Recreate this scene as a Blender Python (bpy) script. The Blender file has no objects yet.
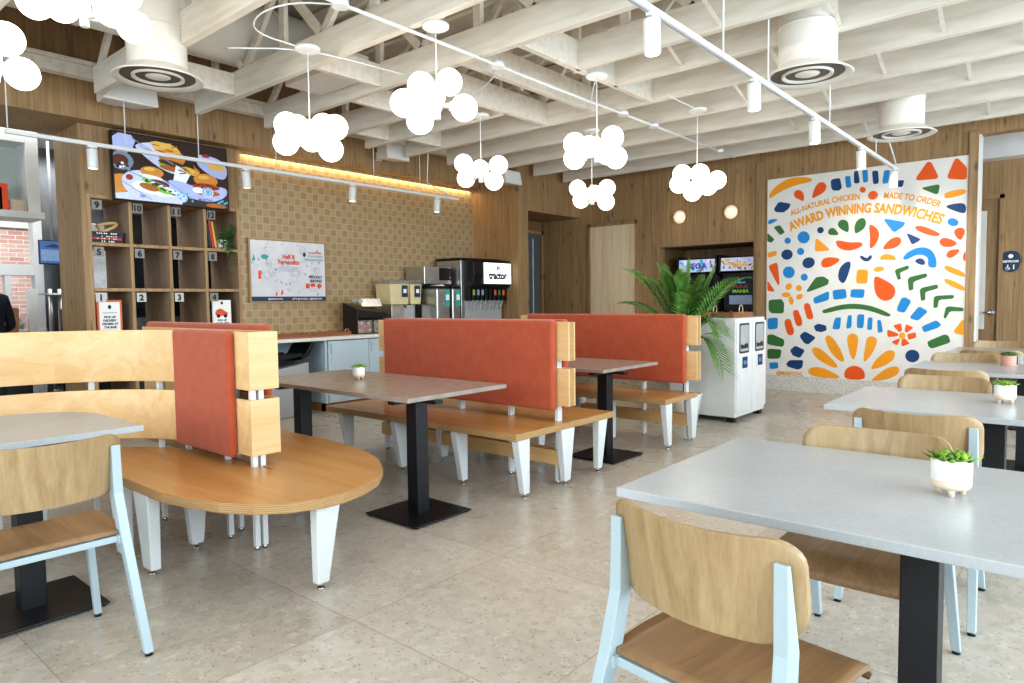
import bpy, bmesh, math, random
from mathutils import Vector, Matrix, Quaternion
PI = math.pi
random.seed(7)
scn = bpy.context.scene
COL = scn.collection

# ------------------------------------------------------------------ mesh builder
class MB:
    """collects shapes and links them as ONE mesh object"""
    def __init__(self):
        self.v = []; self.f = []; self.m = []; self.s = []; self.mi = 0; self.M = Matrix.Identity(4)
    def _add(self, vs, fs, smooth=False):
        o = len(self.v)
        self.v += [tuple(self.M @ Vector(p)) for p in vs]
        flip = self.M.determinant() < 0
        for f in fs:
            g = [i + o for i in f]
            self.f.append(g[::-1] if flip else g); self.m.append(self.mi); self.s.append(smooth)
        return self
    def box(self, x0, x1, y0, y1, z0, z1):
        vs = [(x0,y0,z0),(x1,y0,z0),(x1,y1,z0),(x0,y1,z0),(x0,y0,z1),(x1,y0,z1),(x1,y1,z1),(x0,y1,z1)]
        return self._add(vs, [(0,3,2,1),(4,5,6,7),(0,1,5,4),(1,2,6,5),(2,3,7,6),(3,0,4,7)])
    def hexa(self, bottom, top):
        """two quads (lists of 4 points, counter-clockwise from above)"""
        return self._add(list(bottom) + list(top), [(0,3,2,1),(4,5,6,7),(0,1,5,4),(1,2,6,5),(2,3,7,6),(3,0,4,7)])
    def beam(self, p, q, w, h, up=(0,0,1)):
        p = Vector(p); q = Vector(q); d = (q - p).normalized(); up = Vector(up)
        if abs(d.dot(up)) > .98: up = Vector((1,0,0))
        s = d.cross(up).normalized() * w / 2; u = s.cross(d).normalized() * h / 2
        a = [p - s - u, p + s - u, p + s + u, p - s + u]; b = [x + (q - p) for x in a]
        return self._add(a + b, [(0,1,2,3),(7,6,5,4),(0,4,5,1),(1,5,6,2),(2,6,7,3),(3,7,4,0)])
    def cyl(self, p, q, r0, r1=None, n=16, cap=True):
        r1 = r0 if r1 is None else r1
        p = Vector(p); q = Vector(q); d = (q - p).normalized()
        a = d.orthogonal().normalized(); b = d.cross(a)
        vs = []
        for c, r in ((p, r0), (q, r1)):
            vs += [c + (a * math.cos(2*PI*i/n) + b * math.sin(2*PI*i/n)) * r for i in range(n)]
        self._add(vs, [(i, (i+1) % n, n + (i+1) % n, n + i) for i in range(n)], True)
        if cap: self._add(vs, [tuple(range(n))[::-1], tuple(range(n, 2*n))])
        return self
    def tube(self, pts, r, n=8):
        pts = [Vector(p) for p in pts]; vs = []; a = None
        for i, p in enumerate(pts):
            d = (pts[min(i+1, len(pts)-1)] - pts[max(i-1, 0)]).normalized()
            if a is None: a = d.orthogonal().normalized()
            a = (a - d * a.dot(d)).normalized(); b = d.cross(a)
            rr = r[i] if isinstance(r, (list, tuple)) else r
            vs += [p + (a * math.cos(2*PI*k/n) + b * math.sin(2*PI*k/n)) * rr for k in range(n)]
        fs = []
        for i in range(len(pts) - 1):
            fs += [(i*n+k, i*n+(k+1) % n, (i+1)*n+(k+1) % n, (i+1)*n+k) for k in range(n)]
        self._add(vs, fs, True)
        e = (len(pts)-1) * n
        return self._add(vs, [tuple(range(n))[::-1], tuple(range(e, e+n))])
    def lathe(self, prof, c=(0,0,0), n=24, smooth=True, cap=True):
        """prof: (radius, z) from bottom outside round; axis z"""
        c = Vector(c); vs = []
        for r, z in prof: vs += [c + Vector((r * math.cos(2*PI*i/n), r * math.sin(2*PI*i/n), z)) for i in range(n)]
        fs = []
        for k in range(len(prof)-1):
            fs += [(k*n+i, k*n+(i+1) % n, (k+1)*n+(i+1) % n, (k+1)*n+i) for i in range(n)]
        self._add(vs, fs, smooth)
        if cap and prof[0][0] > 1e-6: self._add(vs[:n], [tuple(range(n))[::-1]])
        if cap and prof[-1][0] > 1e-6: self._add(vs[-n:], [tuple(range(n))])
        return self
    def sphere(self, c, r, n=20, k=12, sc=(1,1,1)):
        c = Vector(c); vs = [c + Vector((0,0,-r*sc[2]))]
        for j in range(1, k):
            a = -PI/2 + PI*j/k
            vs += [c + Vector((r*sc[0]*math.cos(a)*math.cos(2*PI*i/n), r*sc[1]*math.cos(a)*math.sin(2*PI*i/n), r*sc[2]*math.sin(a))) for i in range(n)]
        vs.append(c + Vector((0,0,r*sc[2]))); e = len(vs)-1
        fs = [(0, 1+(i+1) % n, 1+i) for i in range(n)]
        for j in range(k-2): fs += [(1+j*n+i, 1+j*n+(i+1) % n, 1+(j+1)*n+(i+1) % n, 1+(j+1)*n+i) for i in range(n)]
        fs += [(e, 1+(k-2)*n+i, 1+(k-2)*n+(i+1) % n) for i in range(n)]
        return self._add(vs, fs, True)
    def prism(self, poly, z0, z1, smooth=False, side=None):
        """poly counter-clockwise in xy"""
        n = len(poly)
        if sum(poly[i][0]*poly[(i+1) % n][1] - poly[(i+1) % n][0]*poly[i][1] for i in range(n)) < 0: poly = poly[::-1]
        vs = [(x,y,z0) for x, y in poly] + [(x,y,z1) for x, y in poly]
        self._add(vs, [tuple(range(n))[::-1], tuple(range(n, 2*n))])
        m = self.mi
        if side is not None: self.mi = side
        self._add(vs, [(i, (i+1) % n, n+(i+1) % n, n+i) for i in range(n)], smooth)
        self.mi = m
        return self
    def plate(self, poly, o, u, v, t=0.0):
        """flat polygon at o in axes u,v (pushed t along the normal)"""
        o = Vector(o); u = Vector(u); v = Vector(v); nrm = u.cross(v).normalized()
        n = len(poly)
        if sum(poly[i][0]*poly[(i+1) % n][1] - poly[(i+1) % n][0]*poly[i][1] for i in range(n)) < 0: poly = poly[::-1]
        return self._add([o + u*x + v*y + nrm*t for x, y in poly], [tuple(range(n))])
    def ribbon(self, path, t, z0, z1, off=0.0):
        """a board of thickness t that follows a path in plan"""
        n = len(path); L = []; R = []
        for i in range(n):
            a = Vector(path[max(i-1,0)]); b = Vector(path[min(i+1,n-1)]); d = (b-a).normalized(); nn = Vector((-d.y, d.x))
            p = Vector(path[i]); L.append(p + nn*(off+t/2)); R.append(p + nn*(off-t/2))
        vs = [(p.x,p.y,z0) for p in L] + [(p.x,p.y,z0) for p in R] + [(p.x,p.y,z1) for p in L] + [(p.x,p.y,z1) for p in R]
        fs = [(0,n,3*n,2*n),(n-1,3*n-1,4*n-1,2*n-1)]
        for i in range(n-1):
            fs += [(i,i+1,n+i+1,n+i),(2*n+i,3*n+i,3*n+i+1,2*n+i+1)]
        self._add(vs, fs)
        return self._add(vs, [(i,2*n+i,2*n+i+1,i+1) for i in range(n-1)] + [(n+i,n+i+1,3*n+i+1,3*n+i) for i in range(n-1)], True)
    def build(self, name, mats, parent=None, bev=0.0, seg=2, loc=None, rot=None, sub=0):
        me = bpy.data.meshes.new(name)
        me.from_pydata(self.v, [], self.f)
        if not isinstance(mats, (list, tuple)): mats = [mats]
        for m in mats: me.materials.append(m)
        for p, mi, s in zip(me.polygons, self.m, self.s): p.material_index = mi; p.use_smooth = s
        bm = bmesh.new(); bm.from_mesh(me); bmesh.ops.remove_doubles(bm, verts=bm.verts, dist=1e-6); bm.normal_update(); bm.to_mesh(me); bm.free()
        me.update()
        o = bpy.data.objects.new(name, me); COL.objects.link(o)
        if parent is not None: o.parent = parent
        if loc is not None: o.location = loc
        if rot is not None: o.rotation_euler = rot
        if bev:
            b = o.modifiers.new('bevel', 'BEVEL'); b.width = bev; b.segments = seg; b.limit_method = 'ANGLE'; b.angle_limit = math.radians(40)
            b.harden_normals = False
        if sub:
            s = o.modifiers.new('subsurf', 'SUBSURF'); s.levels = sub; s.render_levels = sub
        return o

def tag(o, label=None, cat=None, group=None, kind=None):
    if label: o['label'] = label
    if cat: o['category'] = cat
    if group: o['group'] = group
    if kind: o['kind'] = kind
    return o
def thing(name, label, cat, loc=(0,0,0), rotz=0.0, group=None):
    o = bpy.data.objects.new(name, None); COL.objects.link(o)
    o.empty_display_size = .1; o.location = loc; o.rotation_euler = (0,0,rotz)
    return tag(o, label, cat, group)
def struct(name, mb, mats, label=None, bev=0.0):
    o = mb.build(name, mats, None, bev); o['kind'] = 'structure'
    if label: o['label'] = label
    return o
def copy_tree(o, parent=None):
    c = o.copy(); COL.objects.link(c); c.parent = parent
    for ch in list(o.children): copy_tree(ch, c)
    return c
def dup(o, label, loc=None, rotz=None, group=None):
    c = copy_tree(o); c['label'] = label
    if group: c['group'] = group
    if loc is not None: c.location = loc
    if rotz is not None: c.rotation_euler = (0,0,rotz)
    return c
def chaikin(p, it=2, k=.25):
    for _ in range(it):
        q = []; n = len(p)
        for i in range(n):
            a = p[i]; b = p[(i+1) % n]
            q += [(a[0]+(b[0]-a[0])*k, a[1]+(b[1]-a[1])*k), (a[0]+(b[0]-a[0])*(1-k), a[1]+(b[1]-a[1])*(1-k))]
        p = q
    return p
def ell(cx, cy, rx, ry, n=20, a=0.0):
    return [(cx + rx*math.cos(t)*math.cos(a) - ry*math.sin(t)*math.sin(a), cy + rx*math.cos(t)*math.sin(a) + ry*math.sin(t)*math.cos(a)) for t in [2*PI*i/n for i in range(n)]]

# ------------------------------------------------------------------ lettering
_tc = {}
def glyphs(s, bold=0.02):
    """flat triangulated text of cap height 1 -> (verts, faces, width)"""
    key = (s, bold)
    if key in _tc: return _tc[key]
    cu = bpy.data.curves.new('txt', 'FONT'); cu.body = s; cu.size = 1.0; cu.offset = bold; cu.resolution_u = 3; cu.fill_mode = 'FRONT'
    ob = bpy.data.objects.new('txt', cu); COL.objects.link(ob)
    dg = bpy.context.evaluated_depsgraph_get(); dg.update()
    me = bpy.data.meshes.new_from_object(ob.evaluated_get(dg))
    k = 1/.72
    vs = [(v.co.x*k, v.co.y*k) for v in me.vertices]; fs = [tuple(p.vertices) for p in me.polygons]
    x0 = min([v[0] for v in vs] or [0]); x1 = max([v[0] for v in vs] or [0])
    vs = [(x-x0, y) for x, y in vs]
    bpy.data.objects.remove(ob); bpy.data.curves.remove(cu); bpy.data.meshes.remove(me)
    _tc[key] = (vs, fs, x1-x0)
    return _tc[key]
def write(mb, s, o, u, v, h, width=None, align='c', t=0.001, bold=0.02):
    """text centred (or left) on o, axes u,v, cap height h, squeezed into width if given"""
    vs, fs, w = glyphs(s, bold); sx = h
    if width: sx = width / max(w, 1e-6)
    o = Vector(o); u = Vector(u); v = Vector(v); n = u.cross(v).normalized()
    dx = -w*sx/2 if align == 'c' else 0
    mb._add([o + u*(x*sx+dx) + v*(y*h) + n*t for x, y in vs], fs)

# ------------------------------------------------------------------ materials
def lin(h):
    if isinstance(h, str):
        h = h.lstrip('#'); c = [int(h[i:i+2], 16)/255 for i in (0,2,4)]
    else: c = [x/255 for x in h]
    return tuple((x/12.92 if x <= .04045 else ((x+.055)/1.055)**2.4) for x in c) + (1.0,)
class NT:
    def __init__(self, name):
        self.mat = bpy.data.materials.new(name); self.mat.use_nodes = True
        self.t = self.mat.node_tree; self.t.nodes.clear()
        self.out = self.t.nodes.new('ShaderNodeOutputMaterial')
        self.b = self.t.nodes.new('ShaderNodeBsdfPrincipled'); self.t.links.new(self.b.outputs[0], self.out.inputs[0])
    def link(self, a, b): self.t.links.new(a, b)
    def val(self, sock, v):
        if hasattr(v, 'is_linked') or isinstance(v, bpy.types.NodeSocket): self.link(v, sock)
        else: sock.default_value = v
    def coord(self, kind='Object'):
        return self.t.nodes.new('ShaderNodeTexCoord').outputs[kind]
    def sep(self, v):
        n = self.t.nodes.new('ShaderNodeSeparateXYZ'); self.link(v, n.inputs[0]); return n.outputs
    def comb(self, x, y, z):
        n = self.t.nodes.new('ShaderNodeCombineXYZ')
        for s, v in zip(n.inputs, (x,y,z)): self.val(s, v)
        return n.outputs[0]
    def math(self, op, a, b=0.0, c=0.0):
        n = self.t.nodes.new('ShaderNodeMath'); n.operation = op
        for s, v in zip(n.inputs, (a,b,c)): self.val(s, v)
        return n.outputs[0]
    def vmul(self, v, s):
        n = self.t.nodes.new('ShaderNodeVectorMath'); n.operation = 'MULTIPLY'; self.link(v, n.inputs[0]); n.inputs[1].default_value = s; return n.outputs[0]
    def vadd(self, v, s):
        n = self.t.nodes.new('ShaderNodeVectorMath'); n.operation = 'ADD'; self.link(v, n.inputs[0]); self.val(n.inputs[1], s); return n.outputs[0]
    def noise(self, v, scale=5, detail=3, rough=.5, dist=0.0):
        n = self.t.nodes.new('ShaderNodeTexNoise'); self.link(v, n.inputs['Vector'])
        n.inputs['Scale'].default_value = scale; n.inputs['Detail'].default_value = detail; n.inputs['Roughness'].default_value = rough; n.inputs['Distortion'].default_value = dist
        return n.outputs[0]
    def voro(self, v, scale=5, feature='F1', out='Distance', rnd=1.0):
        n = self.t.nodes.new('ShaderNodeTexVoronoi'); n.feature = feature; self.link(v, n.inputs['Vector']); n.inputs['Scale'].default_value = scale
        n.inputs['Randomness'].default_value = rnd
        return n.outputs[out]
    def white(self, v):
        n = self.t.nodes.new('ShaderNodeTexWhiteNoise'); n.noise_dimensions = '3D'; self.link(v, n.inputs['Vector']); return n.outputs['Value']
    def ramp(self, f, stops):
        n = self.t.nodes.new('ShaderNodeValToRGB'); self.link(f, n.inputs[0]); r = n.color_ramp
        while len(r.elements) < len(stops): r.elements.new(.5)
        for e, (p, c) in zip(r.elements, stops): e.position = p; e.color = c if len(c) == 4 else c + (1,)
        return n.outputs[0]
    def mix(self, f, a, b, mode='MIX'):
        n = self.t.nodes.new('ShaderNodeMix'); n.data_type = 'RGBA'; n.blend_type = mode
        self.val(n.inputs[0], f); self.val(n.inputs[6], a); self.val(n.inputs[7], b); return n.outputs[2]
    def bump(self, h, strength=.2, dist=.01):
        n = self.t.nodes.new('ShaderNodeBump'); self.link(h, n.inputs['Height']); n.inputs['Strength'].default_value = strength; n.inputs['Distance'].default_value = dist
        self.link(n.outputs[0], self.b.inputs['Normal'])
    def set(self, color=None, rough=None, metal=None, **k):
        if color is not None: self.val(self.b.inputs['Base Color'], color)
        if rough is not None: self.val(self.b.inputs['Roughness'], rough)
        if metal is not None: self.val(self.b.inputs['Metallic'], metal)
        for n, v in k.items(): self.val(self.b.inputs[n], v)
        return self.mat
def g(x): return (x, x, x, 1)
def plain(name, col, rough=.5, metal=0.0, var=.06, scale=6.0, bump=0.0, bscale=60.0, **k):
    n = NT(name); c = lin(col) if not (isinstance(col, tuple) and len(col) == 4) else col
    f = n.noise(n.coord(), scale, 3)
    d = tuple(x*(1-var*2) for x in c[:3]) + (1,); e = tuple(min(1, x*(1+var*2)) for x in c[:3]) + (1,)
    n.set(n.ramp(f, [(.3, d), (.7, e)]), rough, metal, **k)
    if bump: n.bump(n.noise(n.coord(), bscale, 2), bump, .002)
    return n.mat
def glow(name, col, strength, dim=.97, ns=3):
    n = NT(name); f = n.noise(n.coord(), ns, 3); c = lin(col)
    n.set(c, .4)
    n.link(n.ramp(f, [(.3, tuple(x*dim for x in c[:3]) + (1,)), (.7, c)]), n.b.inputs['Emission Color'])
    n.b.inputs['Emission Strength'].default_value = strength
    return n.mat
def planks(name, base, dark, light, width=.2, axis='z', knots=True, rough=.55, seam=True, gscale=1.0, across='xy'):
    """wood boards: grain runs along axis"""
    n = NT(name); o = n.coord(); x, y, z = n.sep(o)
    if axis == 'z': u = n.math('ADD', x, y); w = z
    elif axis == 'x': u = y if across == 'xy' else n.math('ADD', y, z); w = x
    else: u = x if across == 'xy' else n.math('ADD', x, z); w = y
    v2 = {'z': n.math('SUBTRACT', x, y), 'x': z, 'y': z}[axis]
    idx = n.math('FLOOR', n.math('DIVIDE', u, width)); rnd = n.white(n.comb(idx, 1.7, 3.1))
    off = n.math('MULTIPLY', rnd, 37.0)
    p = n.comb(n.math('MULTIPLY', u, 22*gscale), n.math('ADD', n.math('MULTIPLY', w, 1.1*gscale), off), n.math('MULTIPLY', v2, 22*gscale))
    gr = n.noise(p, 1.0, 5, .6, .8)
    p2 = n.comb(n.math('MULTIPLY', u, 160*gscale), n.math('ADD', n.math('MULTIPLY', w, 5), off), n.math('MULTIPLY', v2, 160))
    fine = n.noise(p2, 1.0, 2)
    f = n.math('ADD', n.math('MULTIPLY', gr, .75), n.math('MULTIPLY', fine, .25))
    c = n.ramp(f, [(.33, lin(dark)), (.5, lin(base)), (.68, lin(light))])
    c = n.mix(.16 if seam else .04, c, n.ramp(rnd, [(0, g(.25)), (1, g(1.0))]), 'MULTIPLY' ) if seam else c
    if knots:
        kp = n.comb(n.math('ADD', n.math('MULTIPLY', u, 7), off), n.math('ADD', n.math('MULTIPLY', w, 2.6), off), n.math('MULTIPLY', v2, .01))
        kd = n.voro(kp, 1.0)
        km = n.ramp(kd, [(.04, g(.30)), (.10, g(.62)), (.2, g(1))])
        c = n.mix(.85, c, km, 'MULTIPLY')
    if seam:
        fr = n.math('FRACT', n.math('DIVIDE', u, width))
        c = n.mix(.5, c, n.ramp(fr, [(0, g(.35)), (.018, g(1.0))]), 'MULTIPLY')
    n.set(c, rough); n.bump(gr, .06, .004)
    return n.mat
M = {}
M['oak'] = planks('oak_planks', '#9f815c', '#866a49', '#b0936d', .19)
M['oakshade'] = planks('oak_planks_shade', '#86694a', '#705539', '#967a58', .19)  # same oak darkened for recess and alcove; shade put into the colour
M['cubby'] = planks('cubby_wood', '#a98a64', '#8d7050', '#bb9c75', .4, 'z', False, .55, False)
M['cubbylit'] = planks('cubby_sides_lit', '#a08b74', '#8b7660', '#b09b83', .4, 'z', False, .6, False)  # wood of the divider sides; their lit look put into the colour
M['maple'] = planks('maple_ply', '#dcb987', '#d2ac76', '#e4c597', .5, 'x', False, .45, False, .5)
M['mapley'] = planks('maple_ply_length', '#dab583', '#cfa66f', '#e2c091', .5, 'y', False, .45, False, .5)
M['seatx'] = planks('honey_seat_ply', '#c39159', '#b7844b', '#cd9c66', .5, 'y', False, .28, False, .5)
M['chairwood'] = planks('chair_beech', '#a58b66', '#937954', '#b29972', .6, 'z', False, .42, False, .8)
M['chairseat'] = planks('chair_seat_beech', '#957452', '#836444', '#a3825f', .6, 'x', False, .38, False, .8)
M['plywood'] = planks('raw_plywood', '#dac5a6', '#c6a782', '#e0cdb2', 1.4, 'z', False, .6, False, .35)
M['walnut'] = planks('tray_wood', '#8a5a38', '#744627', '#9d6b45', .5, 'x', False, .45, False)
M['toe'] = planks('toe_kick_wood', '#a87c4d', '#946a3d', '#b88d5c', .5, 'x', False, .5, False)
def ply_edge():
    n = NT('ply_edge'); x, y, z = n.sep(n.coord())
    s = n.math('FRACT', n.math('MULTIPLY', z, 110)); q = n.noise(n.vmul(n.coord(), (12, 12, 200)), 1, 2)
    f = n.math('ADD', n.math('MULTIPLY', s, .7), n.math('MULTIPLY', q, .4))
    n.set(n.ramp(f, [(.25, lin('#8f6d47')), (.5, lin('#c39f6f')), (.85, lin('#a88457'))]), .6); return n.mat
M['plyedge'] = ply_edge()
def floor_mat():
    n = NT('terrazzo_tile_floor'); o = n.coord(); x, y, z = n.sep(o)
    T = .92
    def cell(a, s): return n.math('FLOOR', n.math('DIVIDE', n.math('ADD', a, s), T))
    rnd = n.white(n.comb(cell(x, .2), cell(y, .49), 2.0))
    base = n.ramp(n.noise(o, 2.2, 5, .6), [(.3, lin('#b3aca1')), (.55, lin('#c2bcb2')), (.75, lin('#cec9c0'))])
    base = n.mix(.35, base, n.ramp(rnd, [(0, lin('#a89f90')), (1, lin('#d3ccc1'))]))
    v = n.vadd(o, n.comb(n.math('MULTIPLY', rnd, 5.3), 0.0, 0.0))
    v = n.vadd(v, n.comb(n.math('MULTIPLY', n.noise(o, 30, 2), .03), n.math('MULTIPLY', n.noise(o, 37, 2), .03), 0.0)); c1 = n.voro(v, 26, 'F1', 'Color'); cs = n.sep(c1)
    d1 = n.voro(v, 26)
    base = n.mix(.22, base, n.ramp(cs[2], [(0, lin('#a39582')), (.5, lin('#c2b6a4')), (1, lin('#ddd5c8'))]))
    chip = n.math('MULTIPLY', n.math('LESS_THAN', d1, .30), n.math('GREATER_THAN', cs[0], .55))
    base = n.mix(n.math('MULTIPLY', chip, .36), base, n.ramp(cs[1], [(0, lin('#a99681')), (.35, lin('#b8a48c')), (.6, lin('#d6cfc2')), (1, lin('#e0d9cd'))]))
    d2 = n.voro(v, 75); c2 = n.sep(n.voro(v, 75, 'F1', 'Color'))
    sp = n.math('MULTIPLY', n.math('LESS_THAN', d2, .38), n.math('GREATER_THAN', c2[0], .72))
    base = n.mix(n.math('MULTIPLY', sp, .6), base, n.ramp(c2[1], [(0, lin('#7d6a57')), (.5, lin('#9b8a75')), (1, lin('#e6e0d6'))]))
    fx = n.math('ABSOLUTE', n.math('SUBTRACT', n.math('FRACT', n.math('DIVIDE', n.math('ADD', x, .2), T)), .5))
    fy = n.math('ABSOLUTE', n.math('SUBTRACT', n.math('FRACT', n.math('DIVIDE', n.math('ADD', y, .49), T)), .5))
    ln = n.math('GREATER_THAN', n.math('MAXIMUM', fx, fy), .4965)
    base = n.mix(n.math('MULTIPLY', ln, .45), base, lin('#94785a'))
    n.set(base, n.ramp(n.noise(o, 3, 3), [(.3, g(.24)), (.7, g(.36))])); return n.mat
M['floor'] = floor_mat()
def tile_mat():
    n = NT('square_tan_tiles'); o = n.coord(); x, y, z = n.sep(o); s = .088
    ix = n.math('FLOOR', n.math('DIVIDE', x, s)); iz = n.math('FLOOR', n.math('DIVIDE', z, s))
    par = n.math('MODULO', n.math('ADD', ix, iz), 2.0)
    r = n.white(n.comb(ix, iz, 4.0))
    f = n.math('ADD', n.math('MULTIPLY', n.math('ABSOLUTE', par), .55), n.math('MULTIPLY', r, .45))
    c = n.ramp(f, [(0, lin('#9d8460')), (.45, lin('#a38b68')), (.55, lin('#a7916f')), (1, lin('#ae9a7a'))])
    c = n.mix(.25, c, n.ramp(n.noise(o, 40, 3), [(.3, g(.75)), (.7, g(1))]), 'MULTIPLY')
    fx = n.math('ABSOLUTE', n.math('SUBTRACT', n.math('FRACT', n.math('DIVIDE', x, s)), .5)); fz = n.math('ABSOLUTE', n.math('SUBTRACT', n.math('FRACT', n.math('DIVIDE', z, s)), .5))
    e = n.math('MAXIMUM', fx, fz)
    c = n.mix(n.math('MULTIPLY', n.math('GREATER_THAN', e, .465), .75), c, lin('#c9b592'))
    n.set(c, n.ramp(r, [(0, g(.4)), (1, g(.5))])); n.bump(n.ramp(e, [(.45, g(1)), (.48, g(0))]), .12, .003); return n.mat
M['tile'] = tile_mat()
def fabric():
    n = NT('rust_wool_fabric'); o = n.coord()
    f = n.noise(o, 14, 4, .6); w = n.noise(o, 420, 2)
    k = n.math('ADD', n.math('MULTIPLY', f, .5), n.math('MULTIPLY', w, .5))
    n.set(n.ramp(k, [(.3, lin('#a04527')), (.5, lin('#ad5031')), (.7, lin('#b85b3b'))]), .9, **{'Sheen Weight': .3}); n.bump(w, .25, .002); return n.mat
M['rust'] = fabric()
def laminate():
    n = NT('grey_stone_tabletop'); o = n.coord(); f = n.noise(o, 3, 5, .6); w = n.noise(o, 90, 2)
    k = n.math('ADD', n.math('MULTIPLY', f, .6), n.math('MULTIPLY', w, .4))
    n.set(n.ramp(k, [(.3, lin('#a7abad')), (.7, lin('#b6b9bb'))]), .26); return n.mat
M['top'] = laminate()
M['topreflect'] = plain('tabletop_reflection_tint', '#9a9087', .26, var=.06, scale=12)  # grey tabletop tinted taupe; warm reflected light put into the colour
def brick():
    n = NT('painted_brick'); o = n.coord(); x, y, z = n.sep(o)
    b = n.t.nodes.new('ShaderNodeTexBrick'); n.link(n.comb(x, z, 0.0), b.inputs['Vector'])
    b.inputs['Color1'].default_value = lin('#c99484'); b.inputs['Color2'].default_value = lin('#e0b9aa'); b.inputs['Mortar'].default_value = lin('#efe8e2')
    b.inputs['Scale'].default_value = 4.2; b.inputs['Mortar Size'].default_value = .02; b.inputs['Brick Width'].default_value = .9; b.inputs['Row Height'].default_value = .3
    n.set(b.outputs[0], .8); n.link(b.outputs[0], n.b.inputs['Emission Color']); n.b.inputs['Emission Strength'].default_value = .0; return n.mat
M['brick'] = brick()
def paintwood():
    n = NT('white_painted_timber'); o = n.coord(); f = n.noise(n.vmul(o, (9, 1.2, 9)), 2, 4)
    n.set(n.ramp(f, [(.3, lin('#cdc5b7')), (.5, lin('#d8d1c4')), (.7, lin('#dfd9ce'))]), .6); n.bump(f, .1, .004); return n.mat
M['timber'] = paintwood()
M['deck'] = plain('roof_deck_paint', '#c4bdb0', .8, var=.08, scale=3)
M['base'] = plain('terrazzo_baseboard', '#cfccc6', .4, var=.12, scale=60)
M['white'] = plain('white_paint', '#dddddb', .4, var=.02)
M['whitemetal'] = plain('white_powder_coat', '#dbdedd', .35, var=.01)
M['ductwhite'] = plain('duct_white_paint', '#dcd8cf', .5, var=.02)
M['wallwhite'] = plain('white_wall_paint', '#dcdad5', .7, var=.02)
M['paleblue'] = plain('pale_blue_steel', '#acbcc1', .35, var=.01)
M['bluecab'] = plain('pale_blue_cabinet', '#bccdd6', .4, var=.02)
M['black'] = plain('black_powder_coat', '#16171b', .42, var=.05)
M['plastic'] = plain('black_plastic', '#131315', .35, var=.05)
M['throatshade'] = plain('duct_throat_shade', '#5f5b55', .6, var=.1)  # diffuser inside darkened; shade between the cones put into the colour
M['steel'] = plain('brushed_steel', '#b9b8b5', .3, .9, var=.05, scale=20)
M['steeldark'] = plain('kitchen_steel', '#85898c', .35, .7, var=.1, scale=4)
M['chrome'] = plain('chrome', '#c9c9c9', .15, 1.0, var=.02)
M['grey'] = plain('light_grey_plastic', '#a9abad', .5, var=.03)
M['stonewhite'] = plain('white_countertop', '#e4e0d8', .3, var=.03, scale=20)
M['muralwhite'] = plain('mural_white', '#dedbd5', .55, var=.015)
M['my'] = plain('mural_yellow', '#ea9a1c', .55, var=.02); M['mo'] = plain('mural_orange', '#e0590c', .55, var=.02)
M['mn'] = plain('mural_navy', '#0a3f70', .55, var=.03); M['mb'] = plain('mural_blue', '#1484c4', .55, var=.02); M['mg'] = plain('mural_green', '#376c34', .55, var=.03)
M['globe'] = glow('lit_opal_glass', '#fff6ea', 3.0)
M['lamp'] = glow('lit_lamp_face', '#fff0dc', 4.0)
M['sconceglow'] = glow('lit_sconce_glass', '#f3dcc0', .16)
M['brass'] = plain('pale_brass', '#d9c49a', .35, .4, var=.03)
M['ceramic'] = plain('white_ceramic', '#f0eeea', .3, var=.01)
M['clay'] = plain('raw_clay', '#e4d2bb', .7, var=.03)
M['pink'] = plain('pink_ceramic', '#cf9a8a', .5, var=.03)
M['soil'] = plain('soil', '#3b2d22', .9, var=.2, scale=60)
def leafmat(name, a, b, c):
    n = NT(name); f = n.noise(n.coord(), 25, 3); n.set(n.ramp(f, [(.3, lin(a)), (.5, lin(b)), (.75, lin(c))]), .45); return n.mat
M['leaf'] = leafmat('palm_leaf', '#386829', '#557f38', '#84a84f'); M['succ'] = leafmat('succulent_leaf', '#5d8a2a', '#8bb53c', '#b9d85c'); M['succdark'] = leafmat('succulent_dark', '#39512b', '#4f6c35', '#6f8a4a')
M['vine'] = leafmat('vine_leaf', '#3a6a2c', '#558240', '#77a556')
M['stem'] = plain('palm_stem', '#6d6b3c', .6)
M['navy'] = plain('navy_cloth', '#10131f', .85, var=.1); M['skin'] = plain('skin', '#c99a7c', .5, var=.03); M['hair'] = plain('brown_hair', '#4c3524', .6, var=.1); M['trouser'] = plain('dark_trousers', '#1d1e22', .85)
M['signnavy'] = plain('sign_navy', '#1c3657', .45); M['signwhite'] = plain('sign_white', '#f2f0ec', .5, var=.01); M['ink'] = plain('navy_ink', '#1d2f52', .6); M['redink'] = plain('red_ink', '#dc5b36', .6); M['tealink'] = plain('teal_ink', '#3fa39a', .6); M['paleink'] = plain('pale_ink', '#9a9fc2', .6, var=.02); M['orangeframe'] = plain('orange_frame', '#e0693a', .45); M['blackink'] = plain('black_ink', '#22242a', .6)
M['posterpaper'] = plain('poster_paper', '#d9d9dc', .12, var=.03)
def clear(name, col, alpha_t, rough=.05):
    n = NT(name); f = n.noise(n.coord(), 8, 2); c = lin(col)
    n.set(n.ramp(f, [(.3, tuple(x*.96 for x in c[:3]) + (1,)), (.7, c)]), rough, **{'Transmission Weight': alpha_t, 'IOR': 1.15}); return n.mat
M['glass'] = clear('clear_glass', '#f4f8f8', 1.0, .0); M['clearplastic'] = clear('clear_plastic', '#eef0ee', .85); M['plaquelight'] = plain('pale_plaque', '#c4c2bd', .4, var=.02); M['cupboard'] = plain('cupboard_grey_white', '#c9c9c5', .4, var=.02); M['printblue'] = plain('print_blue', '#4f86b5', .5)
M['plaque'] = plain('frosted_plaque', '#8a867f', .4, var=.03); M['lemonade'] = plain('lemonade', '#d8cba0', .25, var=.03)
M['bag'] = plain('kraft_paper', '#b58a63', .8)
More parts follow.
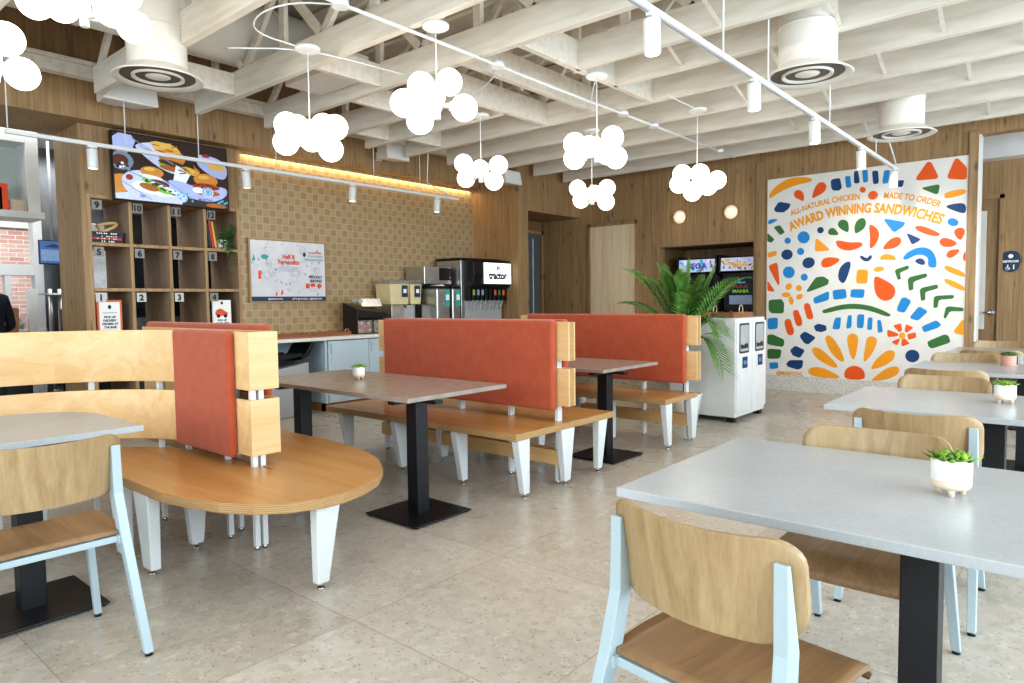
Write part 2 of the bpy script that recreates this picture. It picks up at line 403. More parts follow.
for k_, c_ in (('bk_black', '#17171b'), ('bk_navy', '#24304f'), ('bk_red', '#c33b33'), ('bk_white', '#e8e4de'), ('bk_yellow', '#e0ac32'), ('bk_teal', '#24444c'), ('bk_orange', '#d84a1c'), ('bk_blue', '#4a6f8f')): M[k_] = plain('cover_'+k_[3:], c_, .5, var=.03)
def scr(name, col, s=1.0): return glow('screen_'+name, col, s, .4, 40)
for k_, c_ in (('s_dark', '#33241c'), ('s_paper', '#aab9e6'), ('s_paper2', '#c6d0f0'), ('s_bun', '#c98a3c'), ('s_bun2', '#a8642a'), ('s_meat', '#5e3322'), ('s_lettuce', '#7cc040'), ('s_cyan', '#3fb4e0'), ('s_fries', '#d9b45e'), ('s_red', '#93382c'), ('s_blue', '#2c5aa8'), ('s_white', '#e6ecf6'), ('s_grey', '#7f8fa8')): M[k_] = scr(k_[2:], c_, .28)
M['scr_off'] = plain('dark_screen', '#0b0d12', .15)
MURAL=[("yP",[(3.518,2.717),(3.496,2.81),(3.382,2.911),(3.215,2.975),(3.037,2.967),(2.91,2.918),(2.968,2.881),(3.158,2.864),(3.339,2.806),(3.466,2.735)]),
("oP",[(3.176,2.731),(3.157,2.786),(3.103,2.799),(3.048,2.759),(3.031,2.693),(3.038,2.624),(3.087,2.66),(3.142,2.686)]),
("oP",[(2.933,2.655),(2.908,2.771),(2.867,2.849),(2.796,2.871),(2.743,2.82),(2.75,2.753),(2.807,2.705),(2.886,2.672)]),
("nS",[(2.692,2.863),(2.674,2.886),(2.577,2.892),(2.55,2.757),(2.587,2.726),(2.657,2.734),(2.685,2.773)]),
("bS",[(2.517,2.906),(2.452,2.906),(2.434,2.752),(2.499,2.751)]),
("nS",[(2.408,2.953),(2.359,2.96),(2.334,2.811),(2.356,2.793),(2.405,2.801)]),
("bS",[(2.31,2.959),(2.244,2.956),(2.234,2.799),(2.295,2.793)]),
("nS",[(2.193,2.933),(2.121,2.929),(2.109,2.763),(2.176,2.761)]),
("bS",[(2.053,2.92),(1.99,2.919),(1.984,2.88),(2.005,2.753),(2.062,2.752),(2.069,2.779)]),
("nS",[(1.934,2.775),(1.821,2.772),(1.84,2.687),(1.921,2.697)]),
("oP",[(2.259,2.699),(2.266,2.677),(2.285,2.665),(2.31,2.667),(2.329,2.684),(2.337,2.708),(2.33,2.731),(2.311,2.743),(2.287,2.74),(2.267,2.724)]),
("oP",[(2.118,2.636),(2.118,2.6),(2.14,2.571),(2.176,2.56),(2.212,2.572),(2.234,2.602),(2.234,2.639),(2.212,2.668),(2.176,2.678),(2.14,2.666)]),
("oS",[(1.715,2.748),(1.578,2.962),(1.534,2.955),(1.441,2.739)]),
("oS",[(1.373,2.731),(1.289,2.96),(1.252,2.955),(1.162,2.838),(1.163,2.69)]),
("gS",[(1.648,2.65),(1.435,2.677),(1.454,2.542)]),
("yP",[(1.39,2.53),(1.376,2.571),(1.167,2.594),(1.163,2.525),(1.342,2.491),(1.38,2.5)]),
("nP",[(1.389,2.397),(1.298,2.422),(1.163,2.421),(1.16,2.286),(1.254,2.32)]),
("nS",[(3.442,2.565),(3.374,2.662),(3.211,2.617),(3.232,2.557),(3.307,2.504),(3.421,2.523)]),
("bP",[(3.521,2.429),(3.372,2.421),(3.42,2.385),(3.52,2.347)]),
("gS",[(3.445,2.312),(3.354,2.337),(3.285,2.226),(3.352,2.19)]),
("gS",[(3.531,2.238),(3.426,2.138),(3.474,2.095),(3.53,2.116)]),
("nP",[(2.769,2.217),(2.777,2.192),(2.799,2.178),(2.827,2.18),(2.849,2.197),(2.858,2.224),(2.85,2.25),(2.828,2.264),(2.8,2.262),(2.777,2.244)]),
("bP",[(2.948,2.133),(2.963,2.083),(3.005,2.055),(3.057,2.058),(3.1,2.093),(3.117,2.145),(3.101,2.195),(3.059,2.224),(3.007,2.22),(2.965,2.185)]),
("bP",[(3.202,2.106),(3.21,2.079),(3.232,2.064),(3.26,2.066),(3.283,2.084),(3.292,2.112),(3.283,2.138),(3.261,2.153),(3.233,2.151),(3.211,2.133)]),
("gP",[(2.721,2.189),(2.701,2.231),(2.649,2.244),(2.605,2.194),(2.576,2.14),(2.656,2.14),(2.708,2.155)]),
("gP",[(2.599,2.288),(2.569,2.335),(2.513,2.338),(2.462,2.299),(2.455,2.155),(2.529,2.196),(2.58,2.238)]),
("gP",[(2.385,2.137),(2.392,2.244),(2.356,2.322),(2.282,2.347),(2.247,2.286),(2.263,2.208),(2.328,2.159)]),
("oP",[(2.22,2.236),(2.184,2.249),(2.111,2.182),(2.09,2.102),(2.12,1.999),(2.178,1.936),(2.208,1.943),(2.198,2.07)]),
("oP",[(2.621,2.059),(2.578,2.069),(2.438,2.027),(2.314,2.03),(2.282,1.996),(2.313,1.958),(2.436,1.917),(2.55,1.945),(2.602,1.995)]),
("yS",[(2.873,2.134),(2.676,1.939),(2.886,1.934)]),
("bS",[(2.061,2.317),(1.798,2.243),(1.819,2.193),(1.928,2.116)]),
("oP",[(1.695,2.183),(1.617,2.187),(1.484,2.116),(1.414,2.066),(1.444,2.038),(1.526,2.054),(1.638,2.107),(1.69,2.149)]),
("nS",[(1.791,2.114),(1.623,2.02),(1.657,1.987),(1.724,1.955)]),
("bP",[(1.233,2.183),(1.248,2.158),(1.279,2.149),(1.316,2.159),(1.343,2.185),(1.35,2.217),(1.335,2.242),(1.304,2.251),(1.268,2.24),(1.241,2.214)]),
("oP",[(1.281,2.093),(1.24,2.132),(1.177,2.122),(1.165,2.06),(1.195,1.988),(1.222,1.978),(1.269,2.043)]),
("oP",[(1.432,1.992),(1.385,2.024),(1.3,1.995),(1.233,1.942),(1.287,1.903),(1.372,1.903),(1.42,1.936)]),
("oP",[(1.355,1.812),(1.328,1.861),(1.265,1.872),(1.207,1.868),(1.243,1.806),(1.305,1.765),(1.344,1.777)]),
("oP",[(1.184,1.779),(1.155,1.863),(1.152,1.72),(1.175,1.729)]),
("oP",[(2.061,1.919),(2.001,2.017),(1.909,2.071),(1.844,2.051),(1.838,1.981),(1.906,1.925),(2.0,1.913)]),
("bP",[(1.819,1.786),(1.812,1.817),(1.745,1.885),(1.634,1.924),(1.534,1.903),(1.467,1.819),(1.447,1.692),(1.464,1.657),(1.529,1.663),(1.546,1.709),(1.538,1.772),(1.588,1.82),(1.666,1.829),(1.732,1.794),(1.788,1.766)]),
("nP",[(1.693,1.749),(1.653,1.783),(1.598,1.775),(1.573,1.735),(1.578,1.693),(1.641,1.706)]),
("nP",[(2.326,1.838),(2.299,1.853),(2.267,1.83),(2.225,1.812),(2.201,1.853),(2.175,1.846),(2.176,1.804),(2.224,1.766),(2.28,1.782)]),
("yP",[(2.087,1.783),(2.069,1.838),(2.01,1.858),(1.94,1.844),(1.897,1.803),(1.899,1.769),(1.997,1.782)]),
("nP",[(3.173,1.925),(3.181,1.88),(3.216,1.848),(3.265,1.841),(3.31,1.863),(3.334,1.905),(3.326,1.95),(3.291,1.982),(3.241,1.988),(3.196,1.966)]),
("bP",[(3.021,1.945),(3.03,1.915),(3.055,1.898),(3.085,1.9),(3.11,1.92),(3.12,1.95),(3.111,1.98),(3.086,1.997),(3.056,1.995),(3.031,1.975)]),
("nP",[(2.882,1.814),(2.882,1.766),(2.913,1.727),(2.963,1.71),(3.013,1.722),(3.044,1.76),(3.043,1.808),(3.012,1.848),(2.962,1.864),(2.912,1.851)]),
("yS",[(3.522,1.959),(3.395,1.977),(3.4,1.908),(3.521,1.883)]),
("oP",[(2.804,1.752),(2.782,1.834),(2.69,1.852),(2.566,1.829),(2.566,1.791),(2.676,1.719),(2.767,1.709)]),
("oS",[(3.52,1.769),(3.382,1.818),(3.35,1.502),(3.373,1.488)]),
("yP",[(2.027,1.675),(2.035,1.653),(2.065,1.636),(2.104,1.629),(2.138,1.637),(2.153,1.655),(2.145,1.677),(2.115,1.694),(2.076,1.7),(2.042,1.693)]),
("nP",[(2.584,1.602),(2.56,1.71),(2.484,1.78),(2.424,1.777),(2.433,1.691),(2.481,1.53),(2.518,1.487),(2.57,1.533)]),
("yS",[(2.35,1.672),(2.215,1.661),(2.222,1.48),(2.36,1.489)]),
("oP",[(2.148,1.56),(2.112,1.577),(2.016,1.522),(1.909,1.448),(1.891,1.356),(1.929,1.278),(2.011,1.247),(2.095,1.293),(2.138,1.387)]),
("bP",[(3.141,1.663),(3.157,1.614),(3.198,1.584),(3.25,1.586),(3.293,1.618),(3.31,1.67),(3.294,1.72),(3.252,1.749),(3.2,1.747),(3.158,1.714)]),
("bP",[(2.968,1.589),(2.977,1.56),(3.001,1.542),(3.031,1.543),(3.056,1.562),(3.066,1.593),(3.057,1.622),(3.033,1.64),(3.002,1.639),(2.978,1.62)]),
("oS",[(3.524,1.567),(3.424,1.418),(3.435,1.398),(3.523,1.414)]),
("gS",[(2.99,1.398),(2.866,1.586),(2.765,1.594),(2.694,1.542),(2.706,1.481),(2.963,1.384)]),
("yP",[(3.194,1.505),(3.181,1.481),(3.185,1.451),(3.204,1.427),(3.232,1.418),(3.258,1.427),(3.271,1.451),(3.266,1.481),(3.247,1.505),(3.219,1.514)]),
("yP",[(3.058,1.407),(3.081,1.398),(3.107,1.406),(3.125,1.428),(3.128,1.456),(3.115,1.478),(3.091,1.487),(3.065,1.479),(3.048,1.457),(3.045,1.43)]),
("yP",[(3.199,1.351),(3.211,1.331),(3.241,1.318),(3.28,1.319),(3.311,1.332),(3.323,1.353),(3.311,1.373),(3.28,1.385),(3.242,1.384),(3.211,1.371)]),
("yP",[(3.034,1.348),(3.031,1.324),(3.046,1.3),(3.072,1.285),(3.1,1.284),(3.119,1.298),(3.122,1.322),(3.107,1.346),(3.081,1.362),(3.053,1.362)]),
("yP",[(3.157,1.276),(3.156,1.238),(3.169,1.213),(3.189,1.209),(3.21,1.229),(3.223,1.265),(3.223,1.302),(3.211,1.328),(3.19,1.331),(3.17,1.311)]),
("bS",[(2.894,1.304),(2.71,1.39),(2.689,1.376),(2.693,1.273),(2.866,1.222),(2.888,1.247)]),
("bS",[(2.65,1.403),(2.484,1.421),(2.467,1.295),(2.635,1.275)]),
("bS",[(2.418,1.414),(2.25,1.408),(2.265,1.293),(2.427,1.306)]),
("gS",[(3.504,1.282),(3.323,1.295),(3.285,1.236),(3.289,1.106),(3.312,1.092),(3.464,1.092),(3.502,1.136)]),
("oP",[(3.171,1.132),(3.096,1.144),(3.077,1.092),(3.034,0.993),(3.039,0.921),(3.107,0.906),(3.142,0.992)]),
("oP",[(3.023,1.2),(2.988,1.24),(2.936,1.22),(2.919,1.149),(2.886,1.05),(2.904,1.008),(2.971,1.013),(2.994,1.092)]),
("oP",[(3.282,0.976),(3.249,1.017),(3.187,1.006),(3.177,0.934),(3.14,0.848),(3.162,0.782),(3.232,0.789),(3.261,0.875)]),
("bS",[(3.519,1.018),(3.391,1.033),(3.368,1.01),(3.372,0.873),(3.506,0.856)]),
("gP",[(2.777,1.126),(2.746,1.149),(2.527,1.214),(2.326,1.223),(2.129,1.179),(1.949,1.089),(1.942,1.063),(1.984,1.047),(2.177,1.126),(2.349,1.156),(2.526,1.148),(2.719,1.093),(2.772,1.098)]),
("bS",[(2.614,1.032),(2.534,1.044),(2.547,0.878),(2.645,0.877)]),
("bS",[(2.453,1.066),(2.403,1.072),(2.405,0.903),(2.471,0.885)]),
("bS",[(2.338,1.077),(2.249,1.083),(2.261,0.899),(2.34,0.898)]),
("bS",[(2.209,1.04),(2.151,1.04),(2.158,0.874),(2.217,0.879)]),
("bS",[(2.098,1.009),(2.054,1.004),(2.028,0.85),(2.09,0.841)]),
("nS",[(2.884,0.918),(2.823,0.952),(2.724,0.926),(2.713,0.864),(2.781,0.835),(2.856,0.848)]),
("nS",[(3.073,0.778),(3.002,0.845),(2.849,0.76),(2.951,0.661),(3.008,0.679)]),
("nS",[(3.198,0.572),(3.127,0.641),(2.993,0.58),(3.061,0.468),(3.158,0.499)]),
("nS",[(3.247,0.382),(3.2,0.433),(3.014,0.442),(3.029,0.335),(3.086,0.303),(3.227,0.339)]),
("gS",[(3.517,0.779),(3.447,0.793),(3.279,0.721),(3.279,0.651),(3.301,0.615),(3.515,0.644)]),
("gS",[(3.515,0.584),(3.312,0.58),(3.333,0.45),(3.513,0.437)]),
("bS",[(3.486,0.384),(3.362,0.396),(3.355,0.309),(3.477,0.29)]),
("yP",[(2.738,0.758),(2.702,0.8),(2.644,0.774),(2.557,0.652),(2.482,0.475),(2.502,0.432),(2.593,0.484),(2.686,0.605)]),
("yP",[(2.463,0.737),(2.444,0.806),(2.382,0.832),(2.324,0.795),(2.317,0.714),(2.351,0.508),(2.376,0.471),(2.415,0.533)]),
("yP",[(2.256,0.463),(2.231,0.689),(2.22,0.771),(2.159,0.799),(2.096,0.768),(2.097,0.693),(2.155,0.557),(2.227,0.459)]),
("yP",[(2.912,0.597),(2.859,0.633),(2.778,0.602),(2.645,0.481),(2.566,0.388),(2.586,0.35),(2.696,0.381),(2.857,0.486)]),
("yP",[(2.164,0.381),(2.106,0.492),(2.0,0.603),(1.918,0.628),(1.879,0.582),(1.903,0.488),(2.02,0.403),(2.144,0.358)]),
("yP",[(2.962,0.281),(2.922,0.341),(2.801,0.359),(2.669,0.312),(2.538,0.242),(2.55,0.216),(2.72,0.208),(2.894,0.226)]),
("yP",[(2.161,0.211),(2.09,0.291),(1.972,0.392),(1.867,0.421),(1.824,0.373),(1.853,0.306),(1.969,0.237),(2.113,0.209)]),
("oP",[(2.481,0.207),(2.487,0.309),(2.438,0.375),(2.36,0.401),(2.275,0.375),(2.232,0.31),(2.23,0.215)]),
("yP",[(1.77,0.811),(1.777,0.784),(1.796,0.768),(1.821,0.767),(1.841,0.783),(1.849,0.809),(1.842,0.835),(1.822,0.852),(1.798,0.852),(1.778,0.837)]),
("oS",[(1.916,0.936),(1.824,0.969),(1.808,0.873),(1.845,0.853)]),
("oS",[(1.769,0.959),(1.681,0.914),(1.757,0.847),(1.783,0.865)]),
("oS",[(1.757,0.829),(1.658,0.857),(1.652,0.79),(1.735,0.757)]),
("oS",[(1.815,0.76),(1.779,0.776),(1.718,0.71),(1.814,0.671)]),
("oS",[(1.931,0.725),(1.848,0.775),(1.829,0.759),(1.865,0.68)]),
("oS",[(1.981,0.888),(1.854,0.838),(1.858,0.801),(1.975,0.787)]),
("bS",[(1.825,1.29),(1.78,1.297),(1.713,1.25),(1.787,1.1),(1.868,1.12),(1.874,1.16)]),
("bS",[(1.63,1.185),(1.529,1.12),(1.638,0.999),(1.734,1.037)]),
("bS",[(1.599,0.928),(1.439,1.011),(1.386,0.956),(1.416,0.918),(1.568,0.854)]),
("gS",[(1.533,0.742),(1.349,0.838),(1.306,0.819),(1.283,0.739),(1.48,0.656),(1.516,0.681)]),
("nP",[(1.609,0.559),(1.623,0.509),(1.663,0.477),(1.714,0.475),(1.756,0.503),(1.772,0.552),(1.757,0.602),(1.717,0.633),(1.667,0.635),(1.625,0.607)]),
("gS",[(1.913,1.649),(1.753,1.702),(1.75,1.653),(1.85,1.61),(1.834,1.532),(1.871,1.517)]),
("gS",[(1.762,1.547),(1.556,1.594),(1.547,1.548),(1.697,1.491),(1.695,1.391),(1.745,1.379)]),
("gS",[(1.628,1.408),(1.436,1.454),(1.426,1.403),(1.565,1.36),(1.563,1.261),(1.609,1.249)]),
("gS",[(1.472,1.311),(1.262,1.32),(1.265,1.275),(1.419,1.262),(1.43,1.166),(1.475,1.161)]),
("gS",[(1.34,1.183),(1.166,1.165),(1.157,1.12),(1.3,1.12),(1.341,1.032),(1.366,1.04)]),
("yP",[(1.373,1.668),(1.346,1.684),(1.155,1.589),(1.153,1.515),(1.355,1.617)]),
("yP",[(1.37,1.51),(1.343,1.526),(1.151,1.422),(1.149,1.348),(1.352,1.459)]),
("yS",[(1.254,0.883),(1.173,1.016),(1.152,1.011),(1.148,0.827),(1.243,0.853)]),
("gP",[(1.456,0.56),(1.431,0.607),(1.313,0.622),(1.279,0.543),(1.451,0.514)])]
MTEXT=[('ALL-NATURAL CHICKEN', 0.075, [(3.203, 2.446), (2.779, 2.556), (2.333, 2.586)]), ('MADE TO ORDER', 0.075, [(2.051, 2.569), (1.724, 2.504), (1.434, 2.391)]), ('AWARD WINNING SANDWICHES', 0.122, [(3.212, 2.237), (2.698, 2.384), (2.223, 2.403), (1.822, 2.332), (1.417, 2.185)]), ('@MARFOWL', 0.058, [(3.383, 0.219), (3.197, 0.218), (3.016, 0.215)])]
CHAND={
 'P2':([3.035, 4.587, 2.594],[[2.875, 4.642, 2.649], [3.026, 4.746, 2.68], [2.863, 4.644, 2.518], [3.16, 4.589, 2.686], [3.108, 4.366, 2.626], [3.188, 4.539, 2.502], [2.991, 4.496, 2.542]]),
 'P3':([3.395, 3.557, 2.703],[[3.266, 3.578, 2.802], [3.522, 3.562, 2.886], [3.183, 3.665, 2.686], [3.583, 3.474, 2.698], [3.249, 3.576, 2.564], [3.438, 3.652, 2.787]]),
 'P4':([5.282, 4.89, 2.659],[[5.103, 4.968, 2.732], [5.344, 4.961, 2.709], [5.336, 4.692, 2.712], [5.242, 5.071, 2.61], [5.297, 4.723, 2.548]]),
 'P5':([5.052, 3.301, 2.608],[[4.853, 3.398, 2.642], [5.084, 3.406, 2.656], [5.066, 3.152, 2.694], [4.996, 3.5, 2.556], [5.076, 3.125, 2.522], [5.19, 3.276, 2.592]]),
 'P6':([6.614, 4.393, 2.514],[[6.435, 4.469, 2.576], [6.71, 4.422, 2.545], [6.652, 4.214, 2.578], [6.605, 4.539, 2.472], [6.637, 4.218, 2.419]]),
 'P7':([6.645, 3.121, 2.531],[[6.464, 3.199, 2.578], [6.606, 3.304, 2.507], [6.582, 3.06, 2.581], [6.865, 3.002, 2.544], [6.628, 2.994, 2.453], [6.693, 3.194, 2.422]]),
 'P1':([1.512, 4.565, 3.059],[[1.297, 4.678, 3.057], [1.461, 4.769, 3.112], [1.582, 4.339, 3.006], [1.735, 4.435, 2.98], [1.485, 4.466, 3.146], [1.711, 4.482, 3.179]]),
 'P1b':([1.157, 4.956, 2.771],[[1.178, 4.799, 2.846], [1.284, 4.941, 2.706], [1.07, 4.908, 2.641], [1.097, 5.175, 2.866], [1.104, 4.888, 2.865]]),
}
XM = 9.82; YT = 7.7; YH = 7.5; YC = 6.77
# ------------------------------------------------------------------ the room
struct('floor', MB().box(-3, 11.4, -3.2, 10.8, -.12, 0), M['floor'])
struct('ceiling', MB().box(-3, 11.4, -3.2, 8.6, 4.22, 4.32), M['deck'])
struct('wall_left', MB().box(4.10, 8.12, YT, YT+.12, 0, 3.125), M['tile'])
mb = MB().box(-3, 8.12, YH, YH+.14, 3.125, 4.22)          # wood fascia over the counter
mb.box(-3, 8.12, YH+.14, 8.43, 3.125, 3.2)
struct('wall_left_fascia', mb, M['oak'])
mb = MB().box(2.49, 4.10, YT, 8.39, 2.435, 3.125).box(2.44, 2.49, YT, 8.43, 0, 3.125)
struct('wall_left_screen', mb, M['oak'])
mb = MB().box(8.12, 8.386, YC, YT+.12, 0, 4.22).box(8.386, XM+.18, YC, YC+.14, 2.73, 4.22).box(8.386, XM, YC+.14, 7.75, 2.73, 2.8)
struct('wall_corner', mb, M['oak'])
mb = MB().box(8.386, 9.30, 7.61, 7.75, 0, 2.73).box(9.80, XM+.18, 7.61, 7.75, 0, 2.73).box(9.30, 9.80, 7.61, 7.75, 2.55, 2.73)
struct('wall_recess', mb, M['oakshade'])
mb = MB().box(XM, XM+.18, 5.25, YC, 0, 4.22).box(XM, XM+.18, YC, 7.61, 0, 2.73).box(XM, XM+.18, 3.735, 5.25, 2.13, 4.22).box(XM, XM+.18, 1.05, 3.735, 0, 4.22).box(XM, XM+.18, -3.2, 1.05, 3.21, 4.22)
struct('wall_back', mb, M['oak'])
mb = MB().box(XM+.18, 10.75, 5.25, 5.3, 0, 2.13).box(XM+.18, 10.75, 3.68, 3.735, 0, 2.13).box(10.7, 10.75, 3.735, 5.25, 0, 2.13).box(XM+.18, 10.75, 3.68, 5.3, 2.13, 2.18)
struct('wall_alcove', mb, M['oakshade'])
struct('trim_1', MB().box(XM-.035, XM, 3.575, 3.69, 0, 3.25), M['oak'], bev=.004)
struct('trim_2', MB().box(XM-.035, XM, 1.05, 1.145, 0, 3.25), M['oak'], bev=.004)
struct('trim_3', MB().box(XM-.02, XM+.2, 1.03, 1.05, 0, 3.21), M['white'])
struct('trim_4', MB().box(XM-.02, XM, 5.25, 5.30, 0, 2.13).box(XM-.02, XM, 3.735, 5.3, 2.13, 2.16), M['oak'])
struct('baseboard_back', MB().box(XM-.03, XM, 1.145, 3.575, 0, .205), M['base'])
struct('baseboard_corner', MB().box(XM-.02, XM, 5.3, YC, 0, .12), M['base'])
# hall seen past the right end of the painted wall
hx = 11.2
struct('wall_hall', MB().box(hx, hx+.12, -3.2, .93, 0, 3.1).box(hx, hx+.12, 1.22, 3, 0, 3.1).box(hx, hx+.12, .93, 1.22, 2.62, 3.1), M['oak'])
struct('wall_hall_bulkhead', MB().box(hx-.25, hx+.12, -3.2, 3, 3.1, 4.22), M['wallwhite'])
d = MB().box(hx+.02, hx+.06, .95, 1.95, 0, 2.60)
door = struct('door_1', d, M['oak'], bev=.003)
MB().box(hx+.005, hx+.02, 1.09, 1.17, .85, 2.45).build('glass_panel', M['wallwhite'], door, .002)
h = MB().cyl((hx-.05, 1.005, 1.08), (hx+.02, 1.005, 1.08), .012).cyl((hx-.05, 1.005, 1.08), (hx-.05, 1.10, 1.08), .012).cyl((hx+.0, 1.005, 1.08), (hx+.02, 1.005, 1.08), .04)
h.build('door_handle', M['chrome'], door)
struct('trim_5', MB().box(hx-.015, hx+.02, .90, .95, 0, 2.65).box(hx-.015, hx+.02, .90, 1.9, 2.60, 2.66), M['oak'])
# grey steel door in the recess
d = MB().box(9.34, 9.76, 7.63, 7.68, 0, 2.5)
door = struct('door_2', d, plain('grey_door_paint', '#5d6468', .45, var=.03), bev=.003)
MB().box(9.56, 9.585, 7.62, 7.632, .1, 2.42).build('light_streak', plain('daylit_strip', '#cdd6da', .3), door)  # bright streak of light on the door, put into the strip's colour
struct('trim_6', MB().box(9.28, 9.34, 7.57, 7.66, 0, 2.56).box(9.76, 9.81, 7.57, 7.66, 0, 2.56).box(9.28, 9.81, 7.57, 7.66, 2.5, 2.56), M['oak'])
# kitchen behind the counter wall
mb = MB().box(-3, 1.0, 10.6, 10.75, 0, 3.4).box(2.86, 6.1, 10.6, 10.75, 0, 3.4).box(1.0, 2.86, 10.6, 10.75, 2.66, 3.4).box(1.0, 2.86, 10.6, 10.75, 0, .95)
struct('wall_kitchen', mb, M['steeldark'])
struct('wall_kitchen_side', MB().box(6.0, 6.1, 8.0, 10.6, 0, 3.4), M['steeldark'])
struct('ceiling_kitchen', MB().box(-3, 6.1, 8.43, 10.75, 3.4, 3.45), M['wallwhite'])
wn = MB().box(1.0, 1.08, 10.52, 10.72, .95, 2.66).box(2.76, 2.86, 10.52, 10.72, .95, 2.66).box(1.0, 2.86, 10.52, 10.72, 2.60, 2.66).box(1.0, 2.86, 10.5, 10.72, .95, 1.02).box(1.0, 2.86, 10.54, 10.70, 1.72, 1.86).box(2.44, 2.50, 10.55, 10.70, .95, 1.72)
win = struct('window_1', wn, M['white'], bev=.004)
MB().box(1.05, 2.8, 10.615, 10.622, 1.0, 2.62).build('pane', M['glass'], win)
struct('wall_outside', MB().box(-6, 8, 13.6, 13.8, -1, 2.62), M['brick'])
struct('wall_outside_coping', MB().box(-6, 8, 13.55, 13.8, 2.62, 4.6), M['wallwhite'])
# lit cove between fascia and tile

# ------------------------------------------------------------------ roof timbers
JX = [-1.0, -.25, .5, 1.3, 2.4, 3.32, 4.08, 4.85, 5.45, 6.13, 6.88, 7.63, 8.42, 9.2]
tn = 10
for i, x in enumerate(JX):
    hw = .032; segs = [(-3.1, 7.0)]
    if x in (4.85, 5.45): segs = [(-3.1, 3.37), (4.67, 7.0)]
    if x > 8.3: segs = [(-3.1, 6.66)]
    b = MB()
    for y0, y1 in segs:
        b.box(x-hw, x+hw, y0, y1, 3.25, 3.49)
    b.box(x-hw, x+hw, -3.1, 7.3 if x < 8.3 else 6.7, 4.08, 4.2)
    y = -3.0 + .35*(i % 2); k = 0
    while y < 6.8:
        y2 = y + .62; inside = any(a <= y and y2 <= c for a, c in segs)
        if inside or 3.2 < y < 4.8:
            a, c = (3.47, 4.1) if k % 2 == 0 else (4.1, 3.47)
            b.beam((x, y, a), (x, y2, c), .075, .042, up=(1,0,0))
            if k % 2 == 0: b.beam((x+.01, y2-.03, 3.47), (x+.01, y2-.03, 4.1), .08, .045, up=(1,0,0))
        y = y2; k += 1
    struct('trim_%d' % tn, b, M['timber'], bev=.004); tn += 1
hd = MB()
for y, x0, x1 in ((3.37, 4.11, 6.10), (3.98, 4.11, 6.10), (4.67, 4.11, 6.10)): hd.box(x0, x1, y-.032, y+.032, 3.25, 3.49)
struct('trim_%d' % tn, hd, M['timber'], bev=.004); tn += 1
bl = MB()
for y, x0, x1 in ((5.0, 3.352, 4.048), (6.55, 4.882, 5.418), (5.55, 4.112, 4.818), (6.2, 2.432, 3.288), (6.35, 5.482, 6.098)): bl.box(x0, x1, y-.028, y+.028, 3.27, 3.47)
struct('trim_%d' % tn, bl, M['timber'], bev=.004); tn += 1
lg = MB().box(-3, 8.12, 7.30, 7.42, 3.47, 3.58).box(-3, 8.12, 7.27, 7.42, 3.58, 3.62)
struct('trim_%d' % tn, lg, M['timber'], bev=.004); tn += 1
# slim steel bridging straps between the timbers on the right
st = MB()
for i, (a, c) in enumerate(zip(JX[6:-1], JX[7:])):
    for y in ((-.9, .35, 1.35, 2.6) if i % 2 else (-.4, .8, 2.0)):
        if a > 4 and not (a < 6.1 and 3 < y < 5):
            st.beam((a+.034, y, 3.28), (c-.034, y+.02, 3.47), .028, .006); st.beam((a+.034, y+.07, 3.47), (c-.034, y+.09, 3.28), .028, .006)
struct('trim_%d' % tn, st, M['timber']); tn += 1
# counter-wall ledge pipe and a box duct above the left timbers
t = thing('ventilation_duct', 'large round white duct running above the timbers by the counter wall', 'duct')
MB().cyl((.4, 6.2, 3.86), (4.6, 6.2, 3.86), .30, n=40).build('duct_pipe', M['ductwhite'], t)
for q_ in (2.0, 3.6): MB().cyl((q_, 6.2, 3.86), (q_+.03, 6.2, 3.86), .31, n=40).build('seam_band', M['ductwhite'], t)
b = MB().box(3.62, 4.02, 5.1, 5.86, 3.36, 3.56)
tag(b.build('duct_box', M['ductwhite'], None, .006), 'square white duct box between two timbers above a globe chandelier', 'duct')
# ------------------------------------------------------------------ chair
def sheet(mb, P, t, axis):
    """grid of points P[i][j] thickened by t along axis vector"""
    a = Vector(axis) * t; n = len(P); m = len(P[0])
    vs = [Vector(p) for r in P for p in r]; vs2 = [p + a for p in vs]
    o = n*m; fs = []
    for i in range(n-1):
        for j in range(m-1):
            q = (i*m+j, i*m+j+1, (i+1)*m+j+1, (i+1)*m+j)
            fs.append(q); fs.append(tuple(k+o for k in q[::-1]))
    ring = [(0,j) for j in range(m)] + [(i,m-1) for i in range(1,n)] + [(n-1,j) for j in range(m-2,-1,-1)] + [(i,0) for i in range(n-2,0,-1)]
    ids = [i*m+j for i, j in ring]
    rim = [(ids[k], ids[k]+o, ids[(k+1) % len(ids)]+o, ids[(k+1) % len(ids)]) for k in range(len(ids))]
    mb._add(vs + vs2, fs, True); mb._add(vs + vs2, rim, False)
    return mb
